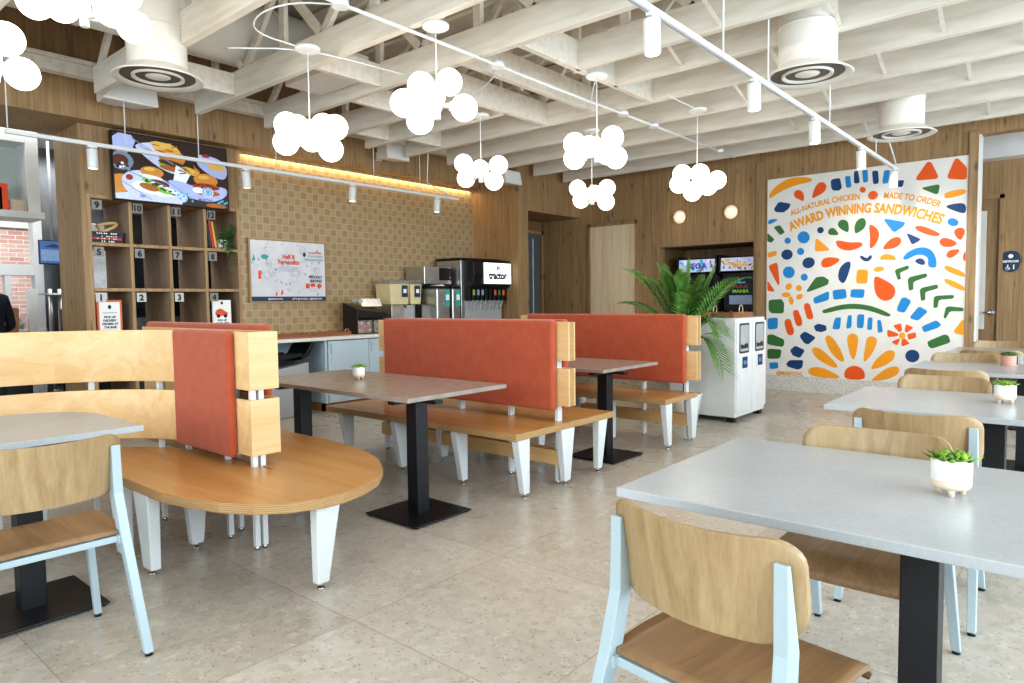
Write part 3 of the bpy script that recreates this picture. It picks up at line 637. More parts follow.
def make_chair(label):
    t = thing('dining_chair', label, 'chair', group='wood and pale blue dining chairs')
    # seat with a rolled front edge
    P = []
    for i in range(15):
        u = i/14; x = -.20 + .44*u; row = []
        w = .222 + .018*min(1, u*3)
        if u > .9: w -= .02*((u-.9)/.1)**2
        if u < .06: w -= .02
        for j in range(13):
            s = -1 + 2*j/12; y = s*w
            z = .452 - .008*(1-s*s)*math.sin(PI*min(1, u*1.1)) - (.055*((u-.8)/.2)**2 if u > .8 else 0)
            row.append((x - .012*s*s*(u > .9), y, z))
        P.append(row)
    sheet(MB(), P, .014, (0,0,-1)).build('seat', M['chairseat'], t)
    P = []
    z0, z1 = .588, .824; rt, rb, W = .06, .085, .242
    for i in range(19):
        v = i/18; v = (1-math.cos(PI*v))/2; z = z0 + (z1-z0)*v; w = W
        if z1 - z < rt: w = W - rt + math.sqrt(max(0, rt*rt - (rt-(z1-z))**2))
        if z - z0 < rb: w = W - rb + math.sqrt(max(0, rb*rb - (rb-(z-z0))**2))
        row = []
        for j in range(17):
            s = -1 + 2*j/16; y = s*w
            row.append((-.185 - .16*(z-z0) + .075*(y/W)**2, y, z - .008*(1-(y/W)**2)*(1 if v > .5 else .5)))
        P.append(row)
    sheet(MB(), P, .015, (-1,0,0)).build('backrest', M['chairwood'], t)
    for s in (-1, 1):
        def q(x, y, wx, wy, z): return [(x-wx, y-wy, z), (x+wx, y-wy, z), (x+wx, y+wy, z), (x-wx, y+wy, z)]
        b = MB()
        b.hexa(q(-.352, s*.240, .015, .015, .012), q(-.200, s*.222, .026, .017, .44))
        b.hexa(q(-.200, s*.222, .026, .017, .44), q(-.170, s*.214, .023, .017, .59))
        b.hexa(q(-.170, s*.214, .023, .017, .59), q(-.186, s*.211, .006, .016, .775))
        lg = b.build('rear_leg', M['paleblue'], t, .003)
        MB().cyl((-.354, s*.240, 0), (-.352, s*.240, .014), .014, n=10).build('foot_glide', M['plastic'], lg)
        b = MB().hexa(q(.155, s*.222, .013, .013, .012), q(.12, s*.188, .02, .014, .435))
        lg = b.build('front_leg', M['paleblue'], t, .003)
        MB().cyl((.156, s*.222, 0), (.155, s*.222, .014), .013, n=10).build('foot_glide', M['plastic'], lg)
        MB().beam((-.215, s*.212, .418), (.135, s*.188, .418), .024, .032).build('side_rail', M['paleblue'], t, .003)
    MB().beam((.115, -.18, .41), (.115, .18, .41), .024, .024).build('cross_rail', M['paleblue'], t, .003)
    MB().beam((-.19, -.21, .418), (-.19, .21, .418), .024, .024).build('cross_rail', M['paleblue'], t, .003)
    return t
ch = make_chair('foreground chair in front of the nearest grey table, its backrest turned to us')
ch.location = (1.56, .630, 0); ch.rotation_euler = (0,0,-0.15)
CHS = [
 ((2.52, .575), PI, 'chair on the far side of the nearest grey table, its seat showing under the tabletop'),
 ((3.42, .55), .0, 'chair just behind the nearest succulent, back turned to us, at the second grey table'),
 ((4.62, .66), PI-.02, 'chair behind the second grey table, facing us, beside the second white succulent pot'),
 ((5.46, .72), 0, 'dark-backed chair turned away from us at the third grey table of the right row'),
 ((6.66, .79), PI, 'chair facing us on the far side of the third grey table in the right row'),
 ((7.55, .66), 0, 'chair turned away from us at the farthest table, behind the pink pot'),
 ((8.72, .72), PI, 'farthest chair, facing us behind the last table near the hall opening'),
 ((1.56, -.20), 0, 'chair at the lower right edge of the photo, only a sliver of its backrest showing'),
]
for p, r, l in CHS: dup(ch, l, (p[0], p[1], 0), r)
dup(ch, 'chair at the left edge of the photo, at the grey table of the curved bench', (.76, 3.00, 0), PI/2-.03)

# ------------------------------------------------------------------ tables
def table(label, x0, x1, y0, y1, poles, poly=None, group=None, cx=None):
    c = ((x0+x1)/2, (y0+y1)/2)
    t = thing('dining_table', label, 'table', (c[0], c[1], 0), 0, group)
    pl = [(x-c[0], y-c[1]) for x, y in poly] if poly else [(x0-c[0], y0-c[1]), (x1-c[0], y0-c[1]), (x1-c[0], y1-c[1]), (x0-c[0], y1-c[1])]
    MB().prism(pl, .722, .75).build('tabletop', M['topreflect' if 'taupe' in label else 'top'], t, .003)
    for px, py in poles:
        px -= c[0]; py -= c[1]
        MB().box(px-.047, px+.047, py-.047, py+.047, .014, .70).build('pole', M['black'], t, .004)
        bp = MB().box(px-.23, px+.23, py-.23, py+.23, .008, .018).build('base_plate', M['black'], t, .003)
        f = MB()
        for sx in (-1, 1):
            for sy in (-1, 1): f.cyl((px+sx*.205, py+sy*.205, 0), (px+sx*.205, py+sy*.205, .01), .016, n=10)
        f.build('levelling_foot', M['plastic'], bp)
        MB().box(px-.2, px+.2, py-.03, py+.03, .70, .722).box(px-.03, px+.03, py-.2, py+.2, .70, .722).build('top_bracket', M['black'], t)
    return t
GR = 'grey tables in the right row'; GLT = 'grey tables by the benches'
table('nearest grey table at lower right, the white succulent pot in front on it', 1.70, 2.63, -.38, 1.05, [(2.15, .335)], group=GR)
table('second grey table of the right row, its white succulent pot at the photo edge', 3.72, 4.64, -.38, 1.04, [(4.15, .345)], group=GR)
table('third grey table of the right row, the pink succulent pot beyond its edge', 5.88, 6.80, -.38, 1.07, [(6.30, .345)], group=GR)
table('farthest grey table of the right row, just before the hall opening', 7.90, 8.80, -.38, 1.08, [(8.3, .345)], group=GR)
table('long grey table, reflection-tinted taupe, with a small white plant pot, before the rust-cushioned middle bench', 2.56, 3.43, 2.97, 4.76, [(2.77, 3.13), (2.77, 4.38)], group=GLT)
table('taupe table between the two rust-backed benches, nothing on it', 4.56, 5.46, 2.93, 4.72, [(4.79, 3.06), (4.79, 4.35)], group=GLT)
pl = [(-.7, 3.33), (1.27, 3.33)] + [(1.27, 3.75)] + [(1.27-.42+.42*math.cos(a), 3.83+.42*math.sin(a)) for a in [i*PI/16 for i in range(1, 9)]] + [(-.7, 4.25)]
table('grey table with a rounded corner inside the curved bench at left', -.7, 1.27, 3.33, 4.25, [(.83, 3.45), (-.3, 4.0)], poly=pl, group=GLT)

# ------------------------------------------------------------------ benches
def bench_leg(parent, x, y, dirx, wide=.125, ax='x', z1=.405, lean=None):
    """white folded-steel leg, tapering on its outer side (dirx -1/+1) or both (0)"""
    b = MB(); h = .024
    if dirx < 0: a0, a1, c0, c1 = -wide/2, wide/2, -wide/2+.07, wide/2
    elif dirx > 0: a0, a1, c0, c1 = -wide/2, wide/2, -wide/2, wide/2-.07
    else: a0, a1, c0, c1 = -wide/2-.005, wide/2+.005, -.032, .032
    def q(u0, u1, z, e):
        if ax == 'x': return [(x+u0, y-e, z), (x+u1, y-e, z), (x+u1, y+e, z), (x+u0, y+e, z)]
        return [(x-e, y+u0, z), (x+e, y+u0, z), (x+e, y+u1, z), (x-e, y+u1, z)]
    b.hexa(q(c0, c1, .03, h), q(a0, a1, z1, h*1.25))
    l = b.build('leg', M['whitemetal'], parent, .006)
    m = (c0+c1)/2; fx, fy = (x+m, y) if ax == 'x' else (x, y+m)
    MB().cyl((fx, fy, 0), (fx, fy, .008), .018, n=12).cyl((fx, fy, .008), (fx, fy, .032), .007, n=8).build('levelling_foot', M['chrome'], l)
def make_bench(label, single=False):
    """back-to-back bench: local x across (0 = middle), local y along from the near end"""
    t = thing('double_bench', label, 'bench')
    L = 2.08
    for s in (-1, 1):
        x0, x1 = (-.58, -.0008) if s < 0 else (.0008, .59)
        if single and s < 0: x1 = .03
        if not (single and s > 0):
            b = MB(); b.prism([(x0,0),(x1,0),(x1,L),(x0,L)], .404, .45, side=1)
            b.build('seat', [M['seatx'], M['plyedge']], t, .004)
            for y in (.05, .62, 1.28, 1.95): bench_leg(t, s*.475, y, s)
        # back slats and cushion
        xs = s*.026
        for z0, z1 in ((.885, 1.155), (.565, .83)):
            MB().box(min(xs, xs+s*.014), max(xs, xs+s*.014), -.03, L-.04, z0, z1).build('back_slat', M['mapley'], t, .002)
        c = MB(); c.box(min(s*.0405, s*.105), max(s*.0405, s*.105), .065, L-.18, .535, 1.17)
        if single and s > 0: continue
        c.build('cushion', M['rust'], t, .022, 4)
    for y in (.035, 1.28): bench_leg(t, 0, y, 0, .15)
    for y in (.078, .52, 1.04, 1.56, 1.98):
        MB().box(-.0255, -.001, y, y+.026, .02, 1.14).box(.001, .0255, y, y+.026, .02, 1.14).build('back_post', M['whitemetal'], t, .002)
        MB().cyl((-.013, y+.013, 0), (-.013, y+.013, .022), .012, n=10).cyl((.013, y+.013, 0), (.013, y+.013, .022), .012, n=10).build('levelling_foot', M['chrome'], t)
    for y in (-.026,):
        for z0, z1 in ((.885, 1.155), (.565, .83)): MB().box(-.0255, .0255, y, y+.02, z0, z1).build('end_panel', M['plyedge'], t, .001)
    MB().box(-.046, -.026, .06, L-.06, .14, .245).box(.026, .046, .06, L-.06, .14, .245).build('stretcher_board', M['mapley'], t, .002)
    return t
bn = make_bench('middle back-to-back bench with a rust cushion, behind the long taupe-tinted table')
bn.location = (3.865, 2.77, 0)
b3 = make_bench('farthest rust-cushioned bench, in front of the palm and the white waste cabinet', True)
b3.location = (5.80, 2.73, 0)

# curved double bench at left
t = thing('curved_bench', 'round-ended honey plywood bench at left whose maple back curves behind a table', 'bench', (1.875, 3.1, 0))
ox, oy = 1.875, 3.1
def Lc(p): return [(x-ox, y-oy) for x, y in p]
R = .595
seat = [(2.47, 5.0), (2.47, 3.12)] if False else []
arc_end = [(2.47,3.8),(2.465,3.55),(2.44,3.33),(2.395,3.13),(2.32,2.94),(2.21,2.77),(2.08,2.64),(1.94,2.565),(1.80,2.53),(1.69,2.535),(1.56,2.59),(1.45,2.69),(1.37,2.84),(1.315,3.02)]      # near rounded end, right to left
inner = [(1.28, 3.2), (1.28, 3.7)] + [(.88 + .40*math.cos(a), 3.74 + .40*math.sin(a)) for a in [i*PI/20 for i in range(0, 11)]] + [(-.7, 4.14)]
outer_back = [(-.7, 4.72), (.93, 4.72)] + [(.93 + .90*math.cos(a), 3.82 + .90*math.sin(a)) for a in [PI/2 - i*PI/24 for i in range(1, 12)]] + [(1.832, 3.75)]
poly = arc_end + inner + outer_back + [(1.832, 3.22), (1.85, 3.22), (1.85, 5.0), (2.47, 5.0)]
b = MB(); b.prism(Lc(poly), .404, .45, side=1)
b.build('seat', [M['seatx'], M['plyedge']], t, .004)
arc = [(1.788, 3.315), (1.788, 3.6)] + [(.938 + .85*math.cos(a), 3.83 + .85*math.sin(a)) for a in [i*PI/30 for i in range(0, 16)]] + [(.3, 4.68), (-.7, 4.68)]
for z0, z1 in ((.855, 1.16), (.51, .805)):
    MB().ribbon(Lc(arc), .016, z0, z1).build('curved_back_slat', M['maple'], t, .002)
    MB().box(1.93-ox, 1.946-ox, 3.315-oy, 5.02-oy, z0, z1).build('back_slat', M['mapley'], t, .002)
    MB().box(1.78-ox, 1.946-ox, 3.297-oy, 3.315-oy, z0, z1).build('end_panel', M['maple'], t, .002)
MB().box(1.735-ox, 1.7795-ox, 3.435-oy, 4.10-oy, .49, 1.168).build('cushion', M['rust'], t, .022, 4)
MB().box(1.9465-ox, 1.992-ox, 3.43-oy, 5.0-oy, .50, 1.195).build('cushion', M['rust'], t, .022, 4)
pp = [(1.812, 3.335), (1.812, 3.62), (1.812, 4.1), (1.72, 4.25), (1.45, 4.55), (1.0, 4.71), (.3, 4.708), (-.4, 4.708), (1.856, 3.335), (1.914, 3.7), (1.914, 4.2), (1.914, 4.7)]
for x, y in pp:
    MB().box(x-.014-ox, x+.014-ox, y-.014-oy, y+.014-oy, .02, 1.14).build('back_post', M['whitemetal'], t, .002)
    MB().cyl((x-ox, y-oy, 0), (x-ox, y-oy, .022), .012, n=10).build('levelling_foot', M['chrome'], t)
bench_leg(t, 1.775-ox, 2.645-oy, 1, .13, 'x'); bench_leg(t, 2.24-ox, 3.26-oy, 1, .13, 'x')
bench_leg(t, 1.32-ox, 3.47-oy, 1, .17, 'y', .402); bench_leg(t, 1.32-ox, 3.80-oy, 1, .17, 'y', .402); bench_leg(t, 1.62-ox, 3.62-oy, 0, .12, 'x')
for x, y in ((2.38, 3.8), (2.38, 4.85), (1.15, 4.55), (.4, 4.6), (-.4, 4.6)): bench_leg(t, x-ox, y-oy, 1 if x > 2 else 0, .125)
# ------------------------------------------------------------------ mural (faces -x, so image-right is -y)
MX = XM - .02
mm = MB()
mm.mi = 0; mm.box(MX, XM-.001, 1.148, 3.535, .207, 2.985)
ids = {'y': 1, 'o': 2, 'n': 3, 'b': 4, 'g': 5}
U = Vector((0,-1,0)); V = Vector((0,0,1))
for i, (code, pts) in enumerate(MURAL):
    p = chaikin(pts, 3) if code[1] == 'P' else chaikin(pts, 3, .13)
    p = [(-max(1.152, min(3.531, y)), max(.212, min(2.98, z))) for y, z in p]
    mm.mi = ids[code[0]]
    mm.plate(p, (MX, 0, 0), U, V, .0008 + .00001*i)
mural = mm.build('mural', [M['muralwhite'], M['my'], M['mo'], M['mn'], M['mb'], M['mg']])
tag(mural, 'colourful sandwich mural of orange, blue, green and yellow cut-out shapes on white', 'mural')
lt = MB()
def arc_text(s, h, pts):
    vs, fs, w = glyphs(s, .042 if 'AWARD' in s else .03)
    # Lagrange curve through the control points, parametrised by x
    xs = [-p[0] for p in pts]; zs = [p[1] for p in pts]
    def f(x):
        r = 0
        for i in range(len(xs)):
            t_ = zs[i]
            for j in range(len(xs)):
                if j != i: t_ *= (x-xs[j])/(xs[i]-xs[j])
            r += t_
        return r
    k = (xs[-1]-xs[0])/w; out = []
    for x, y in vs:
        X = xs[0] + x*k; dz = (f(X+.01)-f(X-.01))/.02; nn = Vector((-dz, 1)).normalized()
        out.append((MX-.0022, -(X + nn.x*y*h), f(X) + nn.y*y*h))
    lt._add(out, fs)
for s, h, pts in MTEXT:
    lt = MB(); arc_text(s, h, pts); lt.build('lettering', M['my'], mural)['label'] = 'yellow hand-painted lettering'

# ------------------------------------------------------------------ plywood panel, alcove cabinets, sconces
t = thing('plywood_panel', 'raw plywood board fixed over a doorway in the wood wall', 'board', (XM-.02, 6.1, 0))
MB().box(-.004, .02, -.44, .44, 0, 2.55).build('board', M['plywood'], t, .002)
MB().box(-.03, .02, .44, .475, 0, 2.60).box(-.03, .02, -.475, -.44, 0, 2.60).box(-.03, .02, -.475, .475, 2.55, 2.60).build('frame', M['oak'], t, .002)
for y, l in ((4.885, 'round glass wall sconce above the arcade alcove, nearer the plywood panel'), (4.065, 'round glass wall sconce above the arcade alcove, nearer the mural')):
    t = thing('wall_sconce', l, 'wall lamp', (XM, y, 2.58), 0, 'sconces above the alcove')
    MB().cyl((0,0,0), (-.03,0,0), .06, n=28).build('back_plate', M['brass'], t)
    b = MB(); b.M = Matrix.Rotation(-PI/2, 4, 'Y'); b.lathe([(.10,.028),(.104,.036),(.100,.046),(.07,.058),(.035,.064),(0,.066)], n=32)
    b.build('glass_disc', M['sconceglow'], t)
    MB().sphere((-.075,0,0), .02).build('bulb', M['lamp'], t)
def arcade(label, y0, y1, marquee, side):
    t = thing('arcade_machine', label, 'arcade machine', (10.02, (y0+y1)/2, 0), 0, 'arcade machines in the alcove')
    w = (y1-y0)/2
    prof = [(.0,0),(.62,0),(.62,1.98),(.02,1.98),(.0,1.70),(.16,1.66),(.24,1.14),(.0,1.02),(-.02,.86),(.06,.82)]
    for s in (-1, 1):
        b = MB(); b.M = Matrix(((1,0,0,0),(0,0,1,0),(0,1,0,0),(0,0,0,1)))
        b.prism(prof, s*w-.012, s*w+.012); b.build('side_panel', M['plastic'], t, .003)
    MB().hexa([(.02,-w+.012,1.72),(.3,-w+.012,1.72),(.3,w-.012,1.72),(.02,w-.012,1.72)], [(.04,-w+.012,1.95),(.3,-w+.012,1.95),(.3,w-.012,1.95),(.04,w-.012,1.95)]).build('marquee_box', M['plastic'], t)
    q = MB(); mats = []
    def mid(k):
        if M[k] not in mats: mats.append(M[k])
        return mats.index(M[k])
    o = Vector((.017, w-.02, 1.73)); uu = Vector((0,-1,0)); vv = Vector((.02,0,.21))/.212; W = 2*w-.04
    q.mi = mid(marquee[0]); q.plate([(0,0),(W,0),(W,.2),(0,.2)], o, uu, vv, .001)
    rnd = random.Random(marquee[2])
    for i in range(26):
        q.mi = mid(marquee[1][i % len(marquee[1])])
        x = rnd.uniform(.02, W-.05); z = rnd.uniform(.02, .17); a = rnd.uniform(.015, .05)
        q.plate([(max(0,min(W,px)), max(0,min(.2,pz))) for px, pz in ell(x, z, a, a*rnd.uniform(.2,.6), 7, rnd.uniform(0,3))], o, uu, vv, .0015+i*.0001)
    q.build('marquee', mats, t)['label'] = 'backlit colourful marquee'
    q = MB(); write(q, marquee[3], o + uu*(W*.52) + vv*.055, uu, vv, .085, W*.55, t=.006, bold=.04); q.build('lettering', M['s_blue'] if side else M['s_fries'], t)
    MB().hexa([(.17,-w+.012,1.12),(.3,-w+.012,1.12),(.3,w-.012,1.12),(.17,w-.012,1.12)], [(.15,-w+.012,1.70),(.3,-w+.012,1.70),(.3,w-.012,1.70),(.15,w-.012,1.70)]).build('bezel', M['plastic'], t)
    s = MB(); o2 = Vector((.165, w*.72, 1.18)); v2 = Vector((-.02,0,.5))/.5004
    s.plate([(0,0),(w*1.44,0),(w*1.44,.44),(0,.44)], o2, uu, v2, .002); s.build('screen', M['scr_off'], t)
    if not side:
        s = MB(); s.plate([(.02,.04),(w*1.3,.04),(w*1.3,.18),(.02,.18)], o2, uu, v2, .004); s.build('instruction_card', M['s_grey'], t)
        for tx, z, k, h in (('NBA', .36, 's_cyan', .03), ('MAX', .29, 's_red', .05), ('MANIA', .22, 's_lettuce', .05)):
            s = MB(); write(s, tx, o2 + uu*(w*.7) + v2*z, uu, v2, h, w*(.9 if h > .04 else .6), t=.004, bold=.04); s.build('lettering', M[k], t)
    b = MB(); b.hexa([(-.06,-w+.012,.9),(.22,-w+.012,.98),(.22,w-.012,.98),(-.06,w-.012,.9)], [(-.06,-w+.012,.98),(.22,-w+.012,1.08),(.22,w-.012,1.08),(-.06,w-.012,.98)])
    cp = b.build('control_panel', M['plastic'], t, .006)
    for sx in (-.12, .12):
        MB().cyl((.06, sx, 1.02), (.06, sx, 1.10), .006, n=8).sphere((.06, sx, 1.11), .018).build('joystick', M['mo'], cp)
        MB().cyl((.05, sx+.07, 1.0), (.05, sx+.07, 1.04), .014, n=10).cyl((.09, sx+.08, 1.0), (.09, sx+.08, 1.05), .014, n=10).build('button', M['mn'], cp)
    MB().box(.08, .3, -w+.012, w-.012, 0, .9).build('front_panel', M['plastic'], t, .004)
arcade('black arcade machine at the left of the alcove, half behind the palm fronds', 4.40, 5.04, ('s_paper2', ['s_cyan','s_white','s_bun2','s_cyan','s_red'], 3, 'SEGA'), True)
arcade('black arcade machine at the right of the alcove, orange marquee, next to the mural', 3.765, 4.345, ('s_paper2', ['s_bun','s_red','s_blue','s_white','s_fries'], 9, 'NBA'), False)

# ------------------------------------------------------------------ waste cabinet with trays
t = thing('waste_cabinet', 'white waste cabinet with two flap openings, standing before the mural', 'bin cabinet', (7.30, 3.17, 0))
MB().box(-.41, .42, -.37, .39, .05, 1.10).build('body', M['white'], t, .012)
for x in (-.36, .36):
    for y in (-.31, .33): MB().box(x-.04, x+.04, y-.04, y+.04, 0, .052).build('foot', M['plastic'], t)
for x in (-.2, .24):
    def rr(hw, hh, r):
        q = []
        for cx, cz, a0 in ((hw-r, hh-r, 0), (-hw+r, hh-r, PI/2), (-hw+r, -hh+r, PI), (hw-r, -hh+r, 3*PI/2)): q += [(cx+r*math.cos(a0+i*PI/10), cz+r*math.sin(a0+i*PI/10)) for i in range(6)]
        return q
    dr = MB().box(x-.2, x+.2, -.378, -.37, .10, 1.06).build('door', M['white'], t, .003)
    f = MB(); f.plate(rr(.135, .16, .025), (x, -.379, .885), (1,0,0), (0,0,1), .001); f.build('flap_frame', M['plastic'], dr)
    f = MB(); f.plate(rr(.115, .14, .02), (x, -.379, .885), (1,0,0), (0,0,1), .003); f.build('flap', M['grey'], dr)
    f = MB(); f.plate([(-.1,-.11),(.1,-.11),(.1,-.07),(.05,-.05),(-.02,-.075),(-.1,-.06)], (x, -.379, .885), (1,0,0), (0,0,1), .004); f.build('flap_grip', M['plastic'], dr)
    f = MB(); f.plate(rr(.07, .06, .008), (x+.02, -.379, .625), (1,0,0), (0,0,1), .002); sg = f.build('sign', M['signnavy'], dr)
    f = MB(); f.plate([(-.045,-.02),(.045,-.02),(.045,.02),(-.045,.02)], (x+.02, -.379, .625), (1,0,0), (0,0,1), .003); f.build('sign_print', M['printblue'], sg)
for k, (x, y, a, l) in enumerate(((-.02, .12, .06, 'reddish wooden serving tray at the back of the white waste cabinet'), (.08, -.14, 0, 'wooden serving tray with ring handle at the front of the waste cabinet'))):
    s = thing('serving_tray', l, 'tray', (7.30+x, 3.17+y, 1.10), a, 'trays on the waste cabinet')
    MB().box(-.28, .28, -.12, .12, 0, .012).box(-.28, .28, -.12, -.105, .012, .055).box(-.28, .28, .105, .12, .012, .055).box(-.28, -.265, -.105, .105, .012, .055).box(.265, .28, -.105, .105, .012, .055).build('tray_body', M['walnut'], s, .004)
    b = MB(); b.tube([(-.06 + .05*math.cos(q), -.112, .085 + .05*math.sin(q)) for q in [i*2*PI/24 for i in range(25)]], .006); b.build('ring_handle', M['brass'], s)

# ------------------------------------------------------------------ palm
t = thing('potted_palm', 'tall green palm in a white pot behind the farthest bench', 'plant', (6.67, 3.25, 0))
MB().lathe([(.12,0),(.165,.30),(.17,.31),(.155,.31),(.15,.27),(0,.27)], n=32).build('pot', M['ceramic'], t)
MB().lathe([(.15,.265),(.10,.285),(0,.29)], n=20).build('soil', M['soil'], t)
MB().tube([(0,0,.27),(.01,0,.6),(0,.01,.95)], [.035,.03,.024], 10).tube([(.04,.03,.27),(.06,.05,.55),(.06,.06,.85)], [.022,.02,.016], 8).tube([(-.04,-.02,.27),(-.06,-.04,.5),(-.07,-.05,.8)], [.02,.018,.014], 8).build('trunk', M['stem'], t)
def frond(base, tip, rise, nl=24, ll=.25, droop=.10, seed=0):
    r = random.Random(seed)
    base = Vector(base); tip = Vector(tip); midp = base.lerp(tip, .55) + Vector((0,0,rise))
    def P(u): return base*(1-u)**2 + midp*2*u*(1-u) + tip*u*u
    b = MB(); b.tube([P(i/12) for i in range(13)], [.009*(1-.8*i/12) for i in range(13)], 6)
    for i in range(nl):
        u = .26 + .74*i/(nl-1); p = P(u); d = (P(min(1,u+.02)) - P(u-.02)).normalized()
        side = d.cross(Vector((0,0,1))).normalized(); up = side.cross(d).normalized()
        L = ll*(math.sin(PI*(.18+.74*(1-u)))**.7)*(1+r.uniform(-.08,.08))
        for s in (-1, 1):
            dd = (side*s*.8 + d*.85 + up*.22).normalized()
            q1 = p + dd*L*.5 - Vector((0,0,droop*L*.4)); q2 = p + dd*L - Vector((0,0,droop*L*2.0)); wv = d*.0102*(1+.6*math.sin(PI*u))
            fold = up*.006
            b._add([p - wv*.5, p + wv*.5, q1 + wv + fold, q1 - wv + fold, q2], [(0,1,2,3),(3,2,4)], True)
    return b.build('frond', M['leaf'], t)
tips = [((-.05,.60,1.60),.26),((-.15,.60,1.26),.22),((-.10,-.58,1.48),.26),((0,-.05,1.66),.05),((-.05,.26,1.62),.1),((.08,-.28,1.60),.12),((-.16,-.48,.62),.46),((-.20,-.45,.98),.4),((.02,.42,1.5),.22),((.12,.2,1.56),.12),((-.2,.05,1.52),.2),((-.12,.38,1.05),.32),((.14,-.15,1.5),.2),((-.22,-.2,1.35),.26)]
for i, (tp, rs) in enumerate(tips): frond((random.uniform(-.03,.03), random.uniform(-.03,.03), .72+.02*(i % 5)), tp, rs, 22 if i % 2 else 20, .30, .12, i)

# ------------------------------------------------------------------ small succulents
def succulent(label, loc, pink=False, s=1.0, seed=1):
    r = random.Random(seed)
    t = thing('succulent_pot', label, 'plant', loc, r.uniform(0,3), 'succulents on the tables')
    H = .118*s; R = .058*s; b = .024*s
    if pink:
        p = MB().lathe([(R*.95,.003),(R*1.0,.01),(R*1.02,H*.8),(R*.92,H*.8),(R*.9,H*.7),(0,H*.7)], n=32).build('pot', M['pink'], t)
        MB().lathe([(R*1.15,0),(R*1.18,.006),(R*.5,.006)], n=28).build('saucer', M['pink'], t)
        H *= .85
    else:
        mb = MB(); mb.lathe([(R*.86,b),(R*.96,b+.01*s),(R,b+.03*s),(R,H-.003),(R*.985,H),(R*.92,H),(R*.9,H*.85),(0,H*.85)], n=36)
        mb.build('pot', M['ceramic'], t)
        MB().lathe([(R*.5,b-.002),(R*.86,b-.001),(R*.972,b+.008*s),(R*1.005,b+.026*s),(R*.8,b+.026*s)], n=36).build('clay_band', M['clay'], t)
        for k in range(3):
            a = 2*PI*k/3 + .5; MB().cyl((R*.66*math.cos(a), R*.66*math.sin(a), 0), (R*.66*math.cos(a), R*.66*math.sin(a), b+.006), .008*s, .0115*s, n=12).build('foot', M['clay'], t)
    MB().lathe([(R*.91,H*.86),(0,H*.88)], n=20).build('soil', M['soil'], t)
    L = MB(); lf = 1.75
    for c in range(6):
        a0 = r.uniform(0, 2*PI); rad = R*.55*(c > 0); cx, cy = rad*math.cos(c*1.26), rad*math.sin(c*1.26)
        for ring, (n, tilt, ln) in enumerate(((6,.45,.034),(5,.9,.028),(3,1.3,.022))):
            for k in range(n):
                a = a0 + 2*PI*k/n + ring*.4; d = Vector((math.cos(a)*math.cos(tilt), math.sin(a)*math.cos(tilt), math.sin(tilt))); sd = Vector((-math.sin(a), math.cos(a), 0)); up = d.cross(sd)*-1
                p = Vector((cx, cy, H*.88)); ln2 = ln*lf*s*r.uniform(.85,1.15); w = .013*s
                L.mi = 1 if (c + k) % 4 == 0 else 0
                L._add([p, p + d*ln2*.55 + sd*w, p + d*ln2, p + d*ln2*.55 - sd*w, p + d*ln2*.5 + up*.005*s, p + d*ln2*.5 - up*.004*s], [(0,4,1),(1,4,2),(2,4,3),(3,4,0),(0,1,5),(1,2,5),(2,3,5),(3,0,5)], True)
    L.build('leaves', [M['succdark' if pink else 'succ'], M['succdark']], t)
succulent('succulent in a white footed pot on the nearest grey table', (2.21, .28, .75), False, .86, 3)
succulent('succulent in a white footed pot on the second grey table at the right edge', (4.28, .318, .75), False, .82, 5)
succulent('dark succulent in a pink pot on the third grey table', (6.62, .475, .75), True, .86, 8)
succulent('tiny succulent in a white pot on the long taupe-tinted table before the middle bench', (3.04, 4.06, .75), False, .76, 11)

# ------------------------------------------------------------------ counter
t = thing('counter_cabinets', 'pale blue cabinets under the drinks counter, one bay left open', 'cabinet', (0,0,0))
MB().box(3.7, 3.73, 7.0, 7.68, 0, .865).box(4.74, 4.77, 6.98, 7.68, .1, .865).box(7.8, 8.1, 7.0, 7.68, .1, .865).box(3.73, 4.74, 7.6, 7.68, 0, .865).box(4.77, 7.8, 7.6, 7.68, .1, .865).build('carcass', M['bluecab'], t, .002)
MB().box(4.74, 8.1, 7.04, 7.08, 0, .1).box(4.74, 4.77, 7.04, 7.6, 0, .1).build('toe_kick', M['toe'], t)
for k in range(5):
    x = 4.775 + k*.605
    d = MB().box(x, x+.598, 6.96, 6.98, .105, .855).build('door', M['bluecab'], t, .004)
    MB().tube([(x+.03, 6.957, .70),(x+.03, 6.945, .71),(x+.03, 6.945, .81),(x+.03, 6.957, .82)], .004, 6).build('handle', M['grey'], d)
tag(MB().box(3.66, 8.1, 6.93, 7.695, .866, .906).build('worktop', M['stonewhite'], None, .004), 'long white worktop of the drinks counter along the tiled wall', 'worktop')
t = thing('waste_bin', 'light grey bin standing in the open bay under the counter', 'bin', (4.22, 7.22, 0))
MB().hexa([(-.28,-.24,0),(.28,-.24,0),(.28,.2,0),(-.28,.2,0)], [(-.29,-.25,.54),(.29,-.25,.62),(.29,.21,.62),(-.29,.21,.54)]).build('bin_body', M['grey'], t, .01)
t = thing('booster_seat', 'black plastic booster seat resting on the grey bin under the counter', 'booster seat', (4.22, 7.2, .56), 0)
prof = [(-.30,.02),(-.1,.03),(.1,.05),(.22,.07),(.27,.085),(.33,.18),(.36,.215),(.39,.205),(.375,.165),(.31,.06),(.24,.03),(.1,.0),(-.1,-.005),(-.30,-.01)]
b = MB(); b.M = Matrix(((1,0,0,0),(0,0,1,0),(0,1,0,.075),(0,0,0,1))); b.prism(prof, -.2, .2); b.build('seat_shell', M['plastic'], t, .008)
MB().box(-.29, .22, -.2, -.185, .09, .17).box(-.29, .22, .185, .2, .09, .17).build('side_wall', M['plastic'], t, .006)
